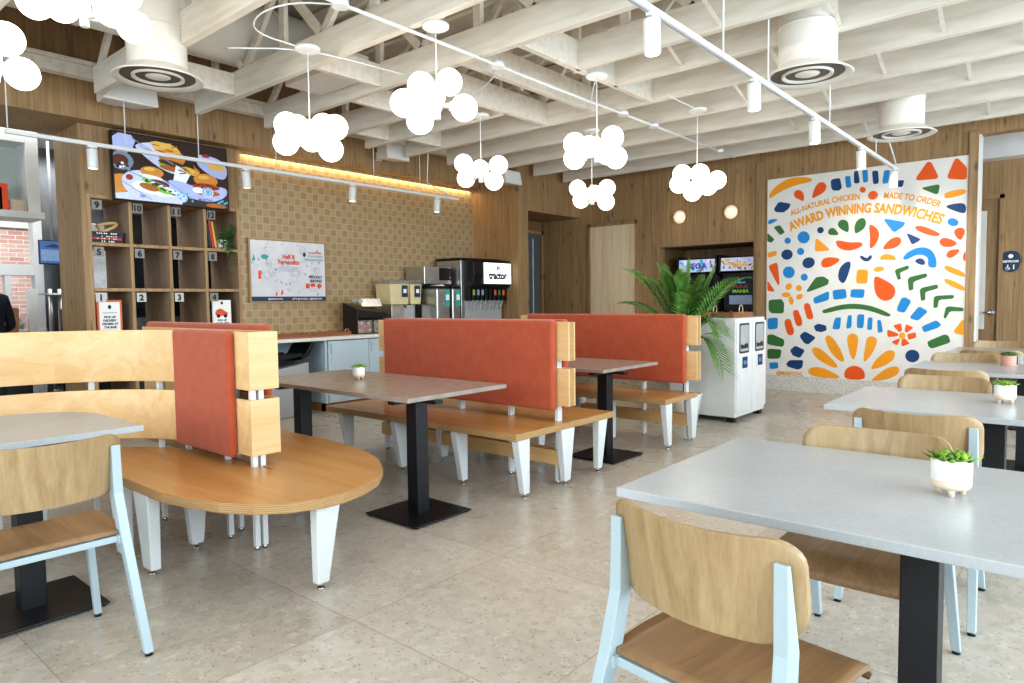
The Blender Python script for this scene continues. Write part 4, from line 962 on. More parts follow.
for x, y, a, l, w in ((4.16, 7.12, .0, 'long brown wooden board lying on the worktop, leftmost', .42), (4.90, 7.2, -.0, 'brown wooden board lying on the worktop beside the black organizer', .30)):
    s = thing('serving_board', l, 'board', (x, y, .906), a, 'wooden boards on the worktop')
    MB().box(-w, w, -.12, .12, 0, .018).box(-w, w, -.12, -.108, .018, .05).box(-w, w, .108, .12, .018, .05).build('board', M['walnut'], s, .004)
    b = MB()
    for q in (-w+.06, w-.06): b.tube([(q-.03, -.115, .05),(q-.02, -.115, .078),(q+.02, -.115, .078),(q+.03, -.115, .05)], .004, 6)
    b.build('handle', M['brass'], s)
tag(MB().box(3.74, 4.05, 6.95, 7.0, .906, .93).build('menu_stack', M['signwhite'], None, .001), 'stack of white paper menus at the left end of the worktop', 'paper')
# organizer
t = thing('condiment_organizer', 'black condiment organizer full of packets, in front of the tiled wall', 'organizer', (5.60, 7.3, .906)); t.scale = (.9, .9, 1.05)
MB().hexa([(-.28,-.17,.20),(.28,-.17,.20),(.28,.17,.20),(-.28,.17,.20)], [(-.28,-.17,.31),(.28,-.17,.25),(.28,.17,.33),(-.28,.17,.39)]).build('top_bin', M['plastic'], t, .004)
MB().box(-.28, -.27, -.17, .17, 0, .2).build('frame_side', M['plastic'], t)
MB().box(.0, .28, -.05, .17, 0, .2).build('frame_back', M['plastic'], t)
MB().box(-.009, -.001, -.17, .17, 0, .2).build('frame_side', M['plastic'], t)
for x0, x1 in ((-.265, -.14), (-.135, -.01), (.02, .27)):
    bb = MB().box(x0, x1, -.168, -.16, 0, .17).box(x0, x1, -.168, .1, 0, .008).build('clear_bin', M['clearplastic'], t)
    r = random.Random(int(x0*1000)); pk = MB()
    for i in range(42):
        c = Vector((r.uniform(x0+.02, x1-.02), r.uniform(-.148, -.06), r.uniform(.025, .14))); a = r.uniform(0,3)
        pk.mi = 2 if x0 > 0 else r.choice((0,0,1)); u = Vector((math.cos(a),0,math.sin(a)))*.02; v = Vector((-math.sin(a),.3,math.cos(a)))*.013
        pk._add([c-u-v, c+u-v, c+u+v, c-u+v], [(0,1,2,3)])
    o_ = pk.build('packets', [M['redink'], M['signwhite'], M['bag']], bb); o_['kind'] = 'stuff'
r = random.Random(4); b = MB()
for i in range(26):
    x = -.10 + .014*i; b.beam((x, -.06, .34), (x+.02, .02+.01*r.random(), .43+.015*r.random()), .012, .004)
b.build('paper_straws', M['signwhite'], t)
b = MB()
for i in range(14): b.sphere((-.2+r.uniform(-.05,.07), r.uniform(-.08,.05), .40+r.uniform(0,.03)), .026, 10, 6)
b.build('sauce_cups', M['clearplastic'], t)
# lemonade dispensers
t = thing('juice_dispenser', 'double juice dispenser with two pale yellow tanks and blue labels', 'drink dispenser', (6.28, 7.42, .906)); t.scale = (.93, .93, 1)
MB().box(-.30, .30, -.14, .18, 0, .03).box(-.30, -.06, -.18, .18, .03, .37).box(-.06, .30, -.02, .18, .03, .37).build('base', M['steel'], t, .006)
for x0, x1 in ((-.31, .06), (.075, .31)):
    tk = MB().hexa([(x0+.02,-.16,.375),(x1-.02,-.16,.375),(x1-.02,.17,.375),(x0+.02,.17,.375)], [(x0,-.17,.66),(x1,-.17,.66),(x1,.18,.66),(x0,.18,.66)]).build('tank', M['lemonade'], t, .01)
    MB().box(x0-.005, x1+.005, -.175, .185, .662, .715).build('lid', M['clearplastic'], t, .01)
    lb = MB().box(x1-.15, x1-.04, -.178, -.172, .48, .64).build('label_card', M['signnavy'], tk)
    MB().box(x1-.125, x1-.065, -.180, -.178, .535, .59).build('label_print', M['signwhite'], lb)
    MB().cyl((x1-.1, -.15, .37), (x1-.1, -.20, .33), .012, n=10).build('tap', M['plastic'], t)
for x, l in ((6.74, 'taller steel tea urn with a teal label, beside the juice dispenser'), (7.0, 'narrow steel tea urn with a teal label, beside the black drink machine')):
    s = thing('tea_urn', l, 'tea urn', (x, 7.12, .906), 0, 'steel tea urns on the worktop')
    w = .125 if x < 6.9 else .08
    MB().box(-w, w, -.12, .22, .05, .60).build('urn_body', M['steel'], s, .02, 4)
    MB().box(-w-.01, w+.01, -.14, .22, 0, .05).build('base', M['plastic'], s, .004)
    MB().box(-w, w, -.12, .22, .60, .63).build('lid', M['plastic'], s, .01)
    lb = MB().box(w-.10, w-.005, -.126, -.121, .34, .58).build('label_card', M['tealink'], s); MB().box(w-.085, w-.02, -.128, -.126, .43, .51).build('label_print', M['signwhite'], lb)
    MB().cyl((0,-.12,.12), (0,-.17,.12), .014, n=10).cyl((0,-.165,.12), (0,-.165,.16), .008, n=8).build('tap', M['plastic'], s)
t = thing('tea_brewer', 'steel tea brewer standing behind the urns', 'brewer', (6.84, 7.5, .906))
MB().box(-.24, .30, -.0, .16, 0, .60).box(-.24, .30, -.26, .16, .66, .92).box(-.24, -.2, 0, .16, .6, .66).box(.26, .3, 0, .16, .6, .66).build('brewer_body', M['steel'], t, .01)
MB().lathe([(.08,.56),(.12,.68)], (.12,-.14,0), 20).build('funnel', M['clay'], t)
MB().box(.05, .29, -.268, -.26, .72, .90).build('control_panel', M['plastic'], t)
MB().cyl((.26,-.27,.76), (.26,-.275,.76), .015, n=10).build('indicator', M['redink'], t)
# soda fountain
t = thing('soda_fountain', 'large black and steel soda fountain with a lit white screen', 'soda machine', (7.66, 7.2, .906))
MB().box(-.46, -.0, -.10, .42, .0, 1.02).box(-.3, .44, .0, .42, 0, 1.02).build('steel_body', M['steel'], t, .008)
MB().box(-.46, .45, -.10, .43, 1.02, 1.06).build('top_cap', M['plastic'], t, .01)
b = MB(); b.M = Matrix(((0,1,0,0),(1,0,0,0),(0,0,1,0),(0,0,0,1)))
pr = [(-.10,1.04),(-.26,1.03),(-.30,.98),(-.31,.80),(-.28,.64),(-.24,.61),(-.10,.61)]
hd = MB(); hd.M = Matrix(((0,0,1,0),(1,0,0,0),(0,1,0,0),(0,0,0,1))); hd.prism(pr, -.40, .46); hd.build('front_hood', M['plastic'], t, .008)
MB().box(-.40, .46, -.2, -.1, .42, .62).build('valve_bar', M['plastic'], t, .006)
MB().box(-.40, .42, -.12, 0, .0, .44).build('splash_back', M['grey'], t, .004)
MB().box(-.42, .44, -.30, 0, 0, .05).build('drip_tray', M['steel'], t, .004)
sc = MB().box(-.19, .43, -.318, -.308, .67, .985).build('screen', glow('menu_screen_white', '#eceff4', .85), t, .004)
q = MB(); write(q, 'tractor', (.12, -.3185, .745), (1,0,0), (0,0,1), .11, .42, bold=.05); q.build('lettering', M['blackink'], sc)
q = MB(); q.plate([(0,0),(.03,0),(.03,.05),(.01,.07),(0,.05)], (.09,-.3185,.88), (1,0,0), (0,0,1), .001); q.plate([(0,0),(.03,0),(.03,.05),(.02,.07),(0,.05)], (.13,-.3185,.88), (1,0,0), (0,0,1), .001); q.build('logo', M['walnut'], sc)
for k in range(8):
    x = -.33 + k*.095
    v = MB().box(x-.03, x+.03, -.235, -.2, .43, .6).build('valve', M['plastic'], t, .004)
    MB().box(x-.022, x+.022, -.240, -.235, .50, .58).build('flavour_badge', M[('succ','s_grey','s_grey','scr_off','scr_off','redink','leaf','redink')[k]], v)
    MB().cyl((x,-.21,.43), (x,-.21,.37), .016, .01, n=10).beam((x,-.20,.40), (x,-.16,.28), .03, .006).build('nozzle', M['clearplastic'], v)
# framed poster
t = thing('framed_poster', 'wood-framed landscape poster with red and navy print on the tiled wall', 'poster', (4.72, 7.69, 1.715))
W, H = .52, .37
MB().box(-W-.02, W+.02, -.03, 0, -H-.02, -H).box(-W-.02, W+.02, -.03, 0, H, H+.02).box(-W-.02, -W, -.03, 0, -H, H).box(W, W+.02, -.03, 0, -H, H).build('frame', M['cubby'], t, .002)
pp_ = MB().box(-W, W, -.018, -.002, -H, H).build('sheet', M['posterpaper'], t)
X1 = Vector((1,0,0)); Z1 = Vector((0,0,1)); F = -.018
def lay(k, fn, name='print'):
    q = MB(); fn(q); q.build(name, M[k], pp_)
r = random.Random(12)
def doodle(q):
    for i in range(60):
        x = r.uniform(-W+.05, W-.05); z = r.uniform(-H+.08, H-.04); a = r.uniform(.015, .05); k = r.randint(0,2)
        if k == 0: q.tube([(x+a*math.cos(j*PI/8), F-.0006, z+a*math.sin(j*PI/8)) for j in range(17)], .0018, 4)
        elif k == 1: q.tube([(x-a+.02*j*a*5, F-.0006, z+.02*math.sin(j*1.3)) for j in range(12)], .0018, 4)
        else: q.tube([(x, F-.0006, z), (x+a, F-.0006, z+a), (x+2*a, F-.0006, z), (x, F-.0006, z)], .0018, 4)
lay('paleink', doodle, 'doodles')
lay('signnavy', lambda q: q.plate([(-W,-H),(W,-H),(W,-H+.055),(-W,-H+.055)], (0,F,0), X1, Z1, .001), 'footer_band')
lay('signwhite', lambda q: (write(q, "LET'S BE SOCIAL / @MARFOWL", (.25,F,-H+.016), X1, Z1, .022, .44, t=.002), write(q, '@MARFOWL', (-.2,F,-H+.018), X1, Z1, .018, .2, t=.002)), 'lettering')
for tx_, x_, z_, h_, w_ in (('Half &', 0, .16, .05, .18), ('Fernandito', 0, .09, .055, .30), ('ALL-NATURAL', .38, .235, .022, .2)): lay('redink', lambda q: write(q, tx_, (x_,F,z_), X1, Z1, h_, w_, t=.001, bold=.05), 'lettering')
for x_, sh_ in ((.26, [(-.03,-.03),(.025,-.03),(.03,.03),(-.03,.03)]), (.335, [(-.035,-.01),(.03,-.01),(.035,.035),(-.035,.035)]), (.43, [(0,-.04),(.04,0),(.015,.035),(-.02,.03),(-.04,0)])): lay('redink', lambda q: q.plate([(x_+u, -.18+v) for u, v in sh_], (0,F,0), X1, Z1, .001), 'state_icon')
for sh_ in ([(-.42,-.10),(-.385,-.10),(-.38,.0),(-.42,.0)], [(-.20,-.30),(-.17,-.30),(-.18,-.24)], [(-.13,-.30),(-.09,-.28),(-.10,-.22),(-.12,-.25)]): lay('redink', lambda q: q.plate(sh_, (0,F,0), X1, Z1, .001), 'picture')
lay('tealink', lambda q: (write(q, 'CHICKEN', (.38,F,.19), X1, Z1, .026, .22, t=.001), write(q, 'SANDWICHES', (.36,F,.145), X1, Z1, .026, .28, t=.001), q.plate(ell(-.33,.17,.05,.03), (0,F,0), X1, Z1, .001), q.plate([(-.5,.12),(-.45,.12),(-.47,.2)], (0,F,0), X1, Z1, .001)), 'lettering')
lay('ink', lambda q: (write(q, 'PROUDLY', (.38,F,-.08), X1, Z1, .034, .2, t=.001, bold=.05), write(q, 'SERVING', (.38,F,-.13), X1, Z1, .034, .18, t=.001, bold=.05), q.plate(ell(.22,.22,.022,.03), (0,F,0), X1, Z1, .001)), 'lettering')
lay('paleink', lambda q: [q.plate([(-.15,.045-.022*i),(.16-.02*i,.045-.022*i),(.16-.02*i,.052-.022*i),(-.15,.052-.022*i)], (0,F,0), X1, Z1, .001) for i in range(3)], 'small_print')

# ------------------------------------------------------------------ cubby shelf
t = thing('pickup_shelf', 'oak cubby shelf of numbered pick-up bays beneath the menu screen', 'shelf', (2.49, YT, 0))
D = .69; xs = [.015, .405, .80, 1.195, 1.595]; zs = [.03, .545, 1.0, 1.475, 1.94, 2.415]
fr = MB()
fr.box(0, .035, 0, D, 0, 2.435).box(1.575, 1.61, 0, D, 0, 2.435).box(.035, 1.575, 0, D, 2.40, 2.435).box(.035, 1.575, 0, D, 0, .05)
fr.build('frame', M['cubby'], t, .002)
for z in zs[1:-1]: MB().box(.035, 1.575, .001, D, z-.017, z+.017).build('shelf_board', M['cubby'], t, .002)
for x in xs[1:-1]:
    d = MB()
    for z0, z1 in zip(zs[:-1], zs[1:]): d.box(x-.017, x+.017, .0, D, z0+.0171, z1-.0171)
    d.build('divider', M['cubby'], t, .001)
    d = MB()
    for z0, z1 in zip(zs[:-1], zs[1:]): d.box(x-.0185, x-.0171, .02, D-.01, z0+.02, z1-.02)
    d.build('lit_divider_face', M['cubbylit'], t)
d = MB()
for z0, z1 in zip(zs[:-1], zs[1:]): d.box(1.5735, 1.5749, .02, D-.01, z0+.02, z1-.02)
d.build('lit_divider_face', M['cubbylit'], t)
num = 0
for row in (2, 3, 4):
    for c in range(4):
        num += 1
        if num == 4: pass
        x = xs[c] + .018; z = zs[row+1] - .022
        pl_ = MB().box(x+.012, x+.108, .004, .008, z-.105, z-.008).build('number_plaque', M['plaque'] if row > 2 or num == 4 else M['plaquelight'], t)
        q = MB(); write(q, str(num), (x+.06, .0035, z-.088), X1, Z1, .062, .075 if num > 9 else None, t=.0005, bold=.05); q.build('numeral', M['blackink'], pl_)
# things in the cubbies
for k, (w, d, h, m, l) in enumerate(((.30,.22,.035,'bk_black','bottom black book of the flat stack in bay 9'), (.29,.21,.022,'bk_red','red book in the flat stack in bay 9'), (.30,.22,.024,'bk_navy','navy book in the flat stack in bay 9'), (.31,.22,.036,'bk_black','top black book of the flat stack in bay 9, under the wooden knot'))):
    z = 1.957 + sum((.035,.022,.024,.036)[:k])
    s = thing('book', l, 'book', (2.54, YT+.07, z), 0, 'books stacked flat in bay 9')
    MB().box(0, w, 0, d, 0, .003).box(0, w, 0, d, h-.003, h).box(0, w, -.003, 0, 0, h).build('cover', M[m], s)
    MB().box(.003, w-.004, 0, d-.004, .003, h-.003).build('pages', M['bk_white'], s)
    q = MB(); rr_ = random.Random(k)
    for i in range(9):
        if rr_.random() < .75: q.box(.05+.022*i, .05+.022*i+rr_.uniform(.008,.017), -.0036, -.003, h*.3, h*.7)
    q.build('spine_title', M['signwhite'], s)
b = MB(); pts = []
for i in range(41):
    a = 2*PI*i/40; pts.append((2.70+.085*math.cos(a)+.03*math.cos(2*a), YT+.16+.04*math.sin(a), 2.077+.055+.045*math.sin(a+.6)+.012*math.cos(2*a)))
b.tube(pts, .017, 10); tag(b.build('wooden_knot', M['maple']), 'looped wooden knot ornament lying on the stacked books', 'ornament')
for k, (m, a, h, w, l) in enumerate((('bk_black',.10,.30,.035,'black book leaning in bay 12, leftmost'), ('bk_teal',.12,.27,.018,'thin dark teal book leaning in bay 12'), ('bk_red',.14,.30,.026,'red book leaning in bay 12'), ('bk_yellow',.16,.30,.024,'yellow book leaning in bay 12, beside the trailing plant'))):
    s = thing('book', l, 'book', (3.718+sum((.042,.025,.034,.03)[:k]), YT+.06, 1.966+.004), 0, 'books leaning in bay 12'); s.rotation_euler = (0, -.13, 0)
    MB().box(0,.003,0,.2,0,h).box(w-.003,w,0,.2,0,h).box(0,w,-.003,0,0,h).build('cover', M[m], s); MB().box(.003,w-.003,0,.195,.003,h-.004).build('pages', M['bk_white'], s)
t = thing('trailing_plant', 'small trailing green plant in a white pot at the right of the top shelf', 'plant', (3.93, YT+.11, 1.957))
MB().lathe([(.045,0),(.06,.03),(.065,.11),(.058,.11),(.055,.09),(0,.09)], n=24).build('pot', M['ceramic'], t)
r = random.Random(21); L = MB()
for i in range(22):
    a = r.uniform(-PI, .3); rad = r.uniform(.07,.13); drop = r.uniform(-.05,.40) if i % 2 else r.uniform(-.2,-.02)
    p0 = Vector((0,0,.1)); p1 = Vector((rad*.7*math.cos(a), rad*.7*math.sin(a), .15)); p2 = Vector((rad*math.cos(a)+.03, min(-.075, rad*math.sin(a)-.07) if drop > .05 else rad*math.sin(a), .08-drop))
    for j in range(11):
        u = j/10; p = p0*(1-u)**2 + p1*2*u*(1-u) + p2*u*u
        for s_ in (-1,1):
            d = Vector((r.uniform(-1,1), r.uniform(-1,.3), r.uniform(-.7,.5))).normalized(); e = d.cross(Vector((.3,.2,1))).normalized()
            L._add([p, p+d*.022+e*.013, p+d*.044, p+d*.022-e*.013], [(0,1,2,3)])
L.build('leaves', M['vine'], t)
def sign(label, x, orange, texts):
    s = thing('pickup_sign', label, 'sign', (x, YT+.03, 1.0175), 0)
    w, h = (.120, .352) if orange else (.104, .345)
    if orange: MB().box(-w,w,0,.02,0,h).build('frame', M['orangeframe'], s, .004)
    else: MB().box(-w-.01,w+.01,0,.02,0,h).build('frame', M['white'], s, .004)
    k = .022 if orange else 0
    pg = MB().box(-w+k,w-k,-.002,.0,k,h-k).build('sheet', M['signwhite'], s)
    for tx, z, hh, ww, m in texts:
        q = MB(); write(q, tx, (0,-.002,z), X1, Z1, hh, ww, t=.001, bold=.05); q.build('lettering', M[m], pg)
    return s, pg
s, pg = sign('orange-framed pick-up sign standing in bay 1', 2.665, True, (('PICK UP', .165, .022, .11, 'ink'), ('DELIVERY', .13, .022, .13, 'ink'), ('ORDERS AT', .095, .022, .155, 'ink'), ('THE BASE', .06, .022, .12, 'ink'), ('MARFOWL SANDWICHES', .215, .010, .13, 'paleink')))
q = MB(); q.plate(ell(0,.28,.016,.022), (0,-.002,0), X1, Z1, .001); q.build('logo', M['ink'], pg)
s, pg = sign('white pick-up sign with a red truck picture, standing in bay 4', 3.86, False, (('PICK UP', .10, .02, .11, 'ink'), ('ORDER HERE', .065, .02, .16, 'ink')))
q = MB(); q.plate(chaikin([(-.08,.16),(.06,.16),(.075,.20),(.03,.215),(.0,.245),(-.05,.24),(-.08,.21)],2), (0,-.002,0), X1, Z1, .001); q.build('truck_picture', M['redink'], pg)
q = MB(); q.plate(ell(-.045,.16,.022,.022), (0,-.002,0), X1, Z1, .002); q.plate(ell(.04,.16,.022,.022), (0,-.002,0), X1, Z1, .002); q.plate(ell(0,.31,.014,.018), (0,-.002,0), X1, Z1, .002); q.build('truck_wheels', M['blackink'], pg)

# ------------------------------------------------------------------ menu screen
t = thing('menu_screen', 'wide wall screen showing chicken burgers and fries in paper trays', 'screen', (3.315, 7.60, 2.742)); t.rotation_euler = (math.radians(-2), 0, 0)
W, H = .61, .352
MB().box(-W, W, -.005, .05, -H, H).build('casing', M['plastic'], t, .006)
MB().box(-.2, .2, .05, .10, -.15, .15).build('wall_bracket', M['plastic'], t)
mats = []; q = MB()
w, h = W-.014, H-.014
lay_n = [0]
def sp(k, pts, smooth=2):
    if M[k] not in mats: mats.append(M[k])
    q.mi = mats.index(M[k]); p = chaikin(pts, smooth) if smooth else pts
    p = [((max(0, min(1, x))-.5)*2*w, (.5-max(0, min(1, y)))*2*h) for x, y in p]
    q.plate(p, (0,-.0055,0), X1, Z1, .0005 + .00006*lay_n[0]); lay_n[0] += 1
def se(k, cx, cy, rx, ry, a=0.0, n=18): sp(k, ell(cx, cy, rx, ry, n, a), 0)
sp('s_dark', [(0,0),(1,0),(1,1),(0,1)], 0)
sp('s_paper', [(0,0),(.2,.02),(.14,.3),(0,.3)], 1); se('s_bun', .06,.8,.12,.18); se('s_grey', .06,.42,.1,.14); se('s_meat', .05,.42,.07,.09)
sp('s_paper2', [(.2,.12),(.36,.06),(.5,.34),(.60,.55),(.40,.50),(.17,.20)]); sp('s_fries', [(.3,.04),(.52,.06),(.58,.2),(.4,.24),(.33,.16)], 1)
se('s_bun', .49,.27,.12,.13,-.1); se('s_meat', .49,.37,.125,.05,.25); sp('s_lettuce', [(.36,.36),(.5,.42),(.6,.44),(.5,.48),(.38,.42)]); se('s_bun2', .48,.45,.11,.04,.25)
sp('s_paper', [(.72,.12),(1,.2),(1,.55),(.8,.45),(.7,.3)]); se('s_dark', .66,.2,.07,.07); se('s_fries', .9,.33,.09,.05,.2); se('s_red', .8,.16,.04,.03)
sp('s_paper2', [(.04,.70),(.12,.55),(.3,.52),(.5,.75),(.62,.86),(.60,.98),(.3,1.0),(.1,.92)]); se('s_white', .33,.80,.2,.1,.2)
se('s_bun', .31,.54,.1,.085,.1); se('s_white', .3,.62,.1,.03,.2); sp('s_lettuce', [(.2,.62),(.3,.68),(.42,.78),(.5,.86),(.38,.86),(.26,.74)]); se('s_meat', .37,.70,.09,.045,.35); se('s_bun2', .28,.78,.09,.05,.45); se('s_red', .12,.66,.03,.045)
sp('s_white', [(.52,.38),(.66,.46),(.60,.66),(.48,.72)], 0); sp('s_fries', [(.54,.36),(.74,.42),(.72,.52),(.62,.5)], 1)
sp('s_paper', [(.42,.63),(.55,.62),(.70,.70),(.98,.62),(1,.78),(.86,.92),(.66,.90),(.5,.78)]); se('s_bun', .79,.56,.115,.105); se('s_red', .79,.67,.13,.055); se('s_bun2', .8,.77,.12,.05); se('s_white', .71,.74,.05,.05)
se('s_white', .80,.755,.058,.08); se('s_blue', .80,.755,.048,.066); se('s_paper2', .80,.755,.040,.055); sp('s_cyan', [(.78,.72),(.83,.72),(.82,.80),(.785,.79)], 1)
sp('s_paper2', [(0,.92),(.2,.86),(.56,.94),(.56,1),(0,1)], 0); se('s_bun2', .88,.97,.1,.04)
rt_ = random.Random(5)
def stick(k, cx, cy, L_, a): 
    dx, dy = L_*math.cos(a), L_*math.sin(a)*1.7; sp(k, [(cx-dx, cy-dy-.008), (cx+dx, cy+dy-.008), (cx+dx, cy+dy+.008), (cx-dx, cy-dy+.008)], 0)
for i in range(16): stick('s_fries' if i % 3 else 's_bun2', rt_.uniform(.34,.54), rt_.uniform(.07,.20), .03, rt_.uniform(-.6,.6))
for i in range(14): stick('s_bun' if i % 3 else 's_dark', rt_.uniform(.57,.72), rt_.uniform(.38,.50), .03, rt_.uniform(-.2,.9))
for i in range(16): se(('s_lettuce','s_white','s_meat','s_dark')[i % 4], .22+.017*i+rt_.uniform(-.01,.01), .63+.014*i+rt_.uniform(-.02,.02), .012, .02, rt_.uniform(0,3))
for i in range(12): se(('s_red','s_meat','s_bun2')[i % 3], .70+.016*i, .66+rt_.uniform(-.02,.03), .014, .02, rt_.uniform(0,3))
for i in range(10): se(('s_dark','s_grey','s_white')[i % 3], rt_.uniform(.01,.12), rt_.uniform(.36,.55), .014, .02)
for cx, cy in ((.47,.22),(.29,.50),(.77,.52)): se('s_fries', cx, cy, .05, .03, -.2)
for p_ in ([(.10,.56),(.5,.77)], [(.42,.64),(.66,.90)], [(.2,.14),(.5,.36)], [(.05,.72),(.3,.97)], [(.15,.05),(.5,.38)]):
    (x0_,y0_),(x1_,y1_) = p_; sp('s_grey', [(x0_,y0_),(x1_,y1_),(x1_,y1_+.012),(x0_,y0_+.012)], 0)
for i in range(14): se('s_cyan', .50+.018*i+.004*(i % 3), .80+.05*(i % 3)+.004*i, .011, .017) if i < 9 else se('s_cyan', .90+.02*(i-9), .92-.02*((i-9) % 3), .012, .018)
q.build('picture', mats, t)
q = MB(); write(q, 'AR', ((.22-.5)*2*w, -.0056, (.5-.95)*2*h), X1, Z1, .035, .06, t=.0045); write(q, 'MARFOWL', ((.78-.5)*2*w, -.0056, (.5-.91)*2*h), X1, Z1, .028, .16, t=.0045); q.build('lettering', M['s_blue'], t)

# ------------------------------------------------------------------ accessibility sign in the hall
t = thing('restroom_sign', 'navy rounded restroom sign with wheelchair symbol on the hall wall', 'sign', (hx, .815, 1.755))
b = MB(); b.M = Matrix(((0,0,-1,0),(-1,0,0,0),(0,1,0,0),(0,0,0,1))); b.prism(chaikin([(-.04,-.14),(.04,-.14),(.10,-.09),(.105,.09),(.05,.14),(-.05,.14),(-.105,.09),(-.10,-.09)], 2), 0.0, .012); b.build('plate', M['signnavy'], t)
def U_(q, pts): q.plate(pts, (-.012,0,0), (0,-1,0), (0,0,1), .001)
q = MB(); U_(q, ell(0,.07,.028,.028)); 
write(q, 'RESTROOM', (-.012,0,-.012), (0,-1,0), (0,0,1), .028, .17, t=.001, bold=.05)
U_(q, ell(-.03,-.05,.009,.009)); U_(q, [(-.038,-.062),(-.028,-.062),(-.024,-.085),(-.010,-.085),(-.004,-.105),(-.014,-.105),(-.018,-.094),(-.036,-.094)])
q.tube([(-.0135, .03+.022*math.cos(a), -.092+.022*math.sin(a)) for a in [i*PI/8 for i in range(17)]], .003, 5)
U_(q, ell(.035,-.05,.009,.009)); U_(q, [(.028,-.062),(.042,-.062),(.042,-.105),(.028,-.105)])
q.build('symbols', M['signwhite'], t)

# ------------------------------------------------------------------ kitchen glimpsed at the left
t = thing('kitchen_cupboard', 'white open-fronted cupboard hung over the kitchen window', 'cupboard', (2.45, 9.0, 2.285))
MB().box(-1.4, .02, -.06, .42, 0, .075).build('ledge', M['cupboard'], t, .004)
MB().box(-.12, 0, 0, .4, .075, 1.113).build('side_panel', M['cupboard'], t, .003)
MB().box(-1.4, -.12, 0, .4, .83, 1.113).build('top_panel', M['cupboard'], t, .003)
MB().box(-1.4, -.12, .38, .4, .075, .86).build('back_panel', plain('pale_green_glass', '#b6beb9', .1, var=.06, scale=2), t)
for x, m, h, l in ((2.175, 'bk_orange', .29, 'bright orange book upright on the kitchen cupboard ledge'), (2.12, 'bk_teal', .25, 'teal book upright on the kitchen cupboard, left of the orange one'), (2.075, 'bk_blue', .24, 'blue book upright at the far left of the kitchen cupboard')):
    s = thing('book', l, 'book', (x-.02, 9.02, 2.361), 0, 'books in the kitchen cupboard'); k = .075 if m == 'bk_orange' else .045
    MB().box(-k,-k+.004,0,.2,0,h).box(-.004,0,0,.2,0,h).box(-k,0,-.004,0,0,h).build('cover', M[m], s); MB().box(-k+.004,-.004,0,.19,.004,h-.004).build('pages', M['bk_white'], s)
b = MB()
for i in range(6): b.box(2.21+.026*i, 2.218+.026*i, 9.0, 9.008, 2.361, 2.49); b.box(2.205, 2.35, 9.0, 9.006, 2.361+.022*i, 2.369+.022*i)
for i in range(6): b.box(2.205, 2.211, 9.0, 9.14, 2.361+.022*i, 2.369+.022*i); b.box(2.342, 2.348, 9.0, 9.14, 2.361+.022*i, 2.369+.022*i)
b.box(2.205, 2.348, 9.0, 9.14, 2.361, 2.367); b.box(2.205, 2.348, 9.134, 9.14, 2.361, 2.49)
for k_ in range(len(b.v)): b.v[k_] = (b.v[k_][0]-.035, b.v[k_][1], b.v[k_][2])
tag(b.build('wire_basket', M['clay']), 'small white lattice basket beside the orange book', 'basket')
t = thing('order_monitor', 'kitchen order screen hanging beside the wood pier', 'screen', (2.72, 9.6, 1.97))
MB().box(-.15, .17, 0, .03, -.15, .14).build('casing', M['plastic'], t, .004)
MB().cyl((0,.02,.13), (0,.02,1.43), .015, n=10).build('ceiling_pole', M['grey'], t)
q = MB(); q.mi = 0; q.plate([(-.14,-.135),(.16,-.135),(.16,.13),(-.14,.13)], (0,0,0), X1, Z1, .001); q.mi = 1; q.plate([(-.13,-.11),(.15,-.11),(.15,.02),(-.13,.03)], (0,0,0), X1, Z1, .002); q.mi = 2; q.plate([(-.10,.06),(.02,.05),(.1,.07),(.0,.10)], (0,0,0), X1, Z1, .003); q.build('screen_picture', [scr('mon_blue', '#3a5f96', .6), scr('mon_grey', '#6f86a6', .6), scr('mon_dark', '#22324f', .6)], t)
tag(MB().box(1.0, 2.56, 9.5, 10.2, 0, .98).build('kitchen_counter', M['steel'], None, .004), 'steel kitchen counter under the window', 'counter')
t = thing('steel_post_rack', 'upright steel rack posts beside the kitchen window', 'rack', (2.62, 9.4, 0))
for x, w in ((0, .025), (.1, .025)): MB().cyl((x, .05, 0), (x, .05, 1.52), w, n=14).build('post', M['steel'], t)
for z in (.3, .9, 1.45): MB().box(-.03, .14, .0, .45, z, z+.02).build('rack_shelf', M['steel'], t)
tag(MB().box(2.44, 2.54, 9.6, 9.7, .98, 1.52).build('paper_roll_box', M['signwhite'], None, .004), 'tall white carton on the kitchen counter', 'carton')
t = thing('cup_bin', 'clear plastic bin of cups on the kitchen counter', 'bin', (2.28, 9.62, .98))
MB().box(-.13, .13, -.1, .1, 0, .22).build('bin_body', M['clearplastic'], t, .01)
b = MB()
for i in range(9): b.lathe([(.022,.02),(.03,.10)], (-.09+.022*i, -.04+.03*(i % 3), .05+.01*(i % 4)), 12)
b.build('cup_stack', M['ceramic'], t)
t = thing('kitchen_appliance', 'black appliance with a steel top behind the wood pier', 'appliance', (2.86, 9.3, .0))
MB().box(-.17, .3, -.1, .1, .0, 1.28).build('body', M['plastic'], t, .02)
MB().cyl((-.02, 0, 1.28), (-.02, 0, 1.48), .09, n=20).cyl((.16, 0, 1.28), (.16, 0, 1.48), .07, n=20).build('hopper', M['steel'], t)
tag(MB().hexa([(2.10,9.32,1.0),(2.26,9.32,1.0),(2.26,9.42,1.0),(2.10,9.42,1.0)], [(2.09,9.31,1.3),(2.27,9.31,1.3),(2.27,9.43,1.3),(2.09,9.43,1.3)]).build('paper_bag', M['bag'], None, .003), 'brown paper bag behind the person in navy', 'bag')
tag(MB().box(1.4, 2.35, 9.25, 9.48, 0, 1.0).build('prep_cabinet', M['plastic'], None, .004), 'dark low cabinet behind the person in navy', 'cabinet')
t = thing('steel_refrigerator', 'tall steel refrigerator seen through bays 1, 5 and 9 of the pick-up shelf', 'refrigerator', (3.2, 9.9, 0))
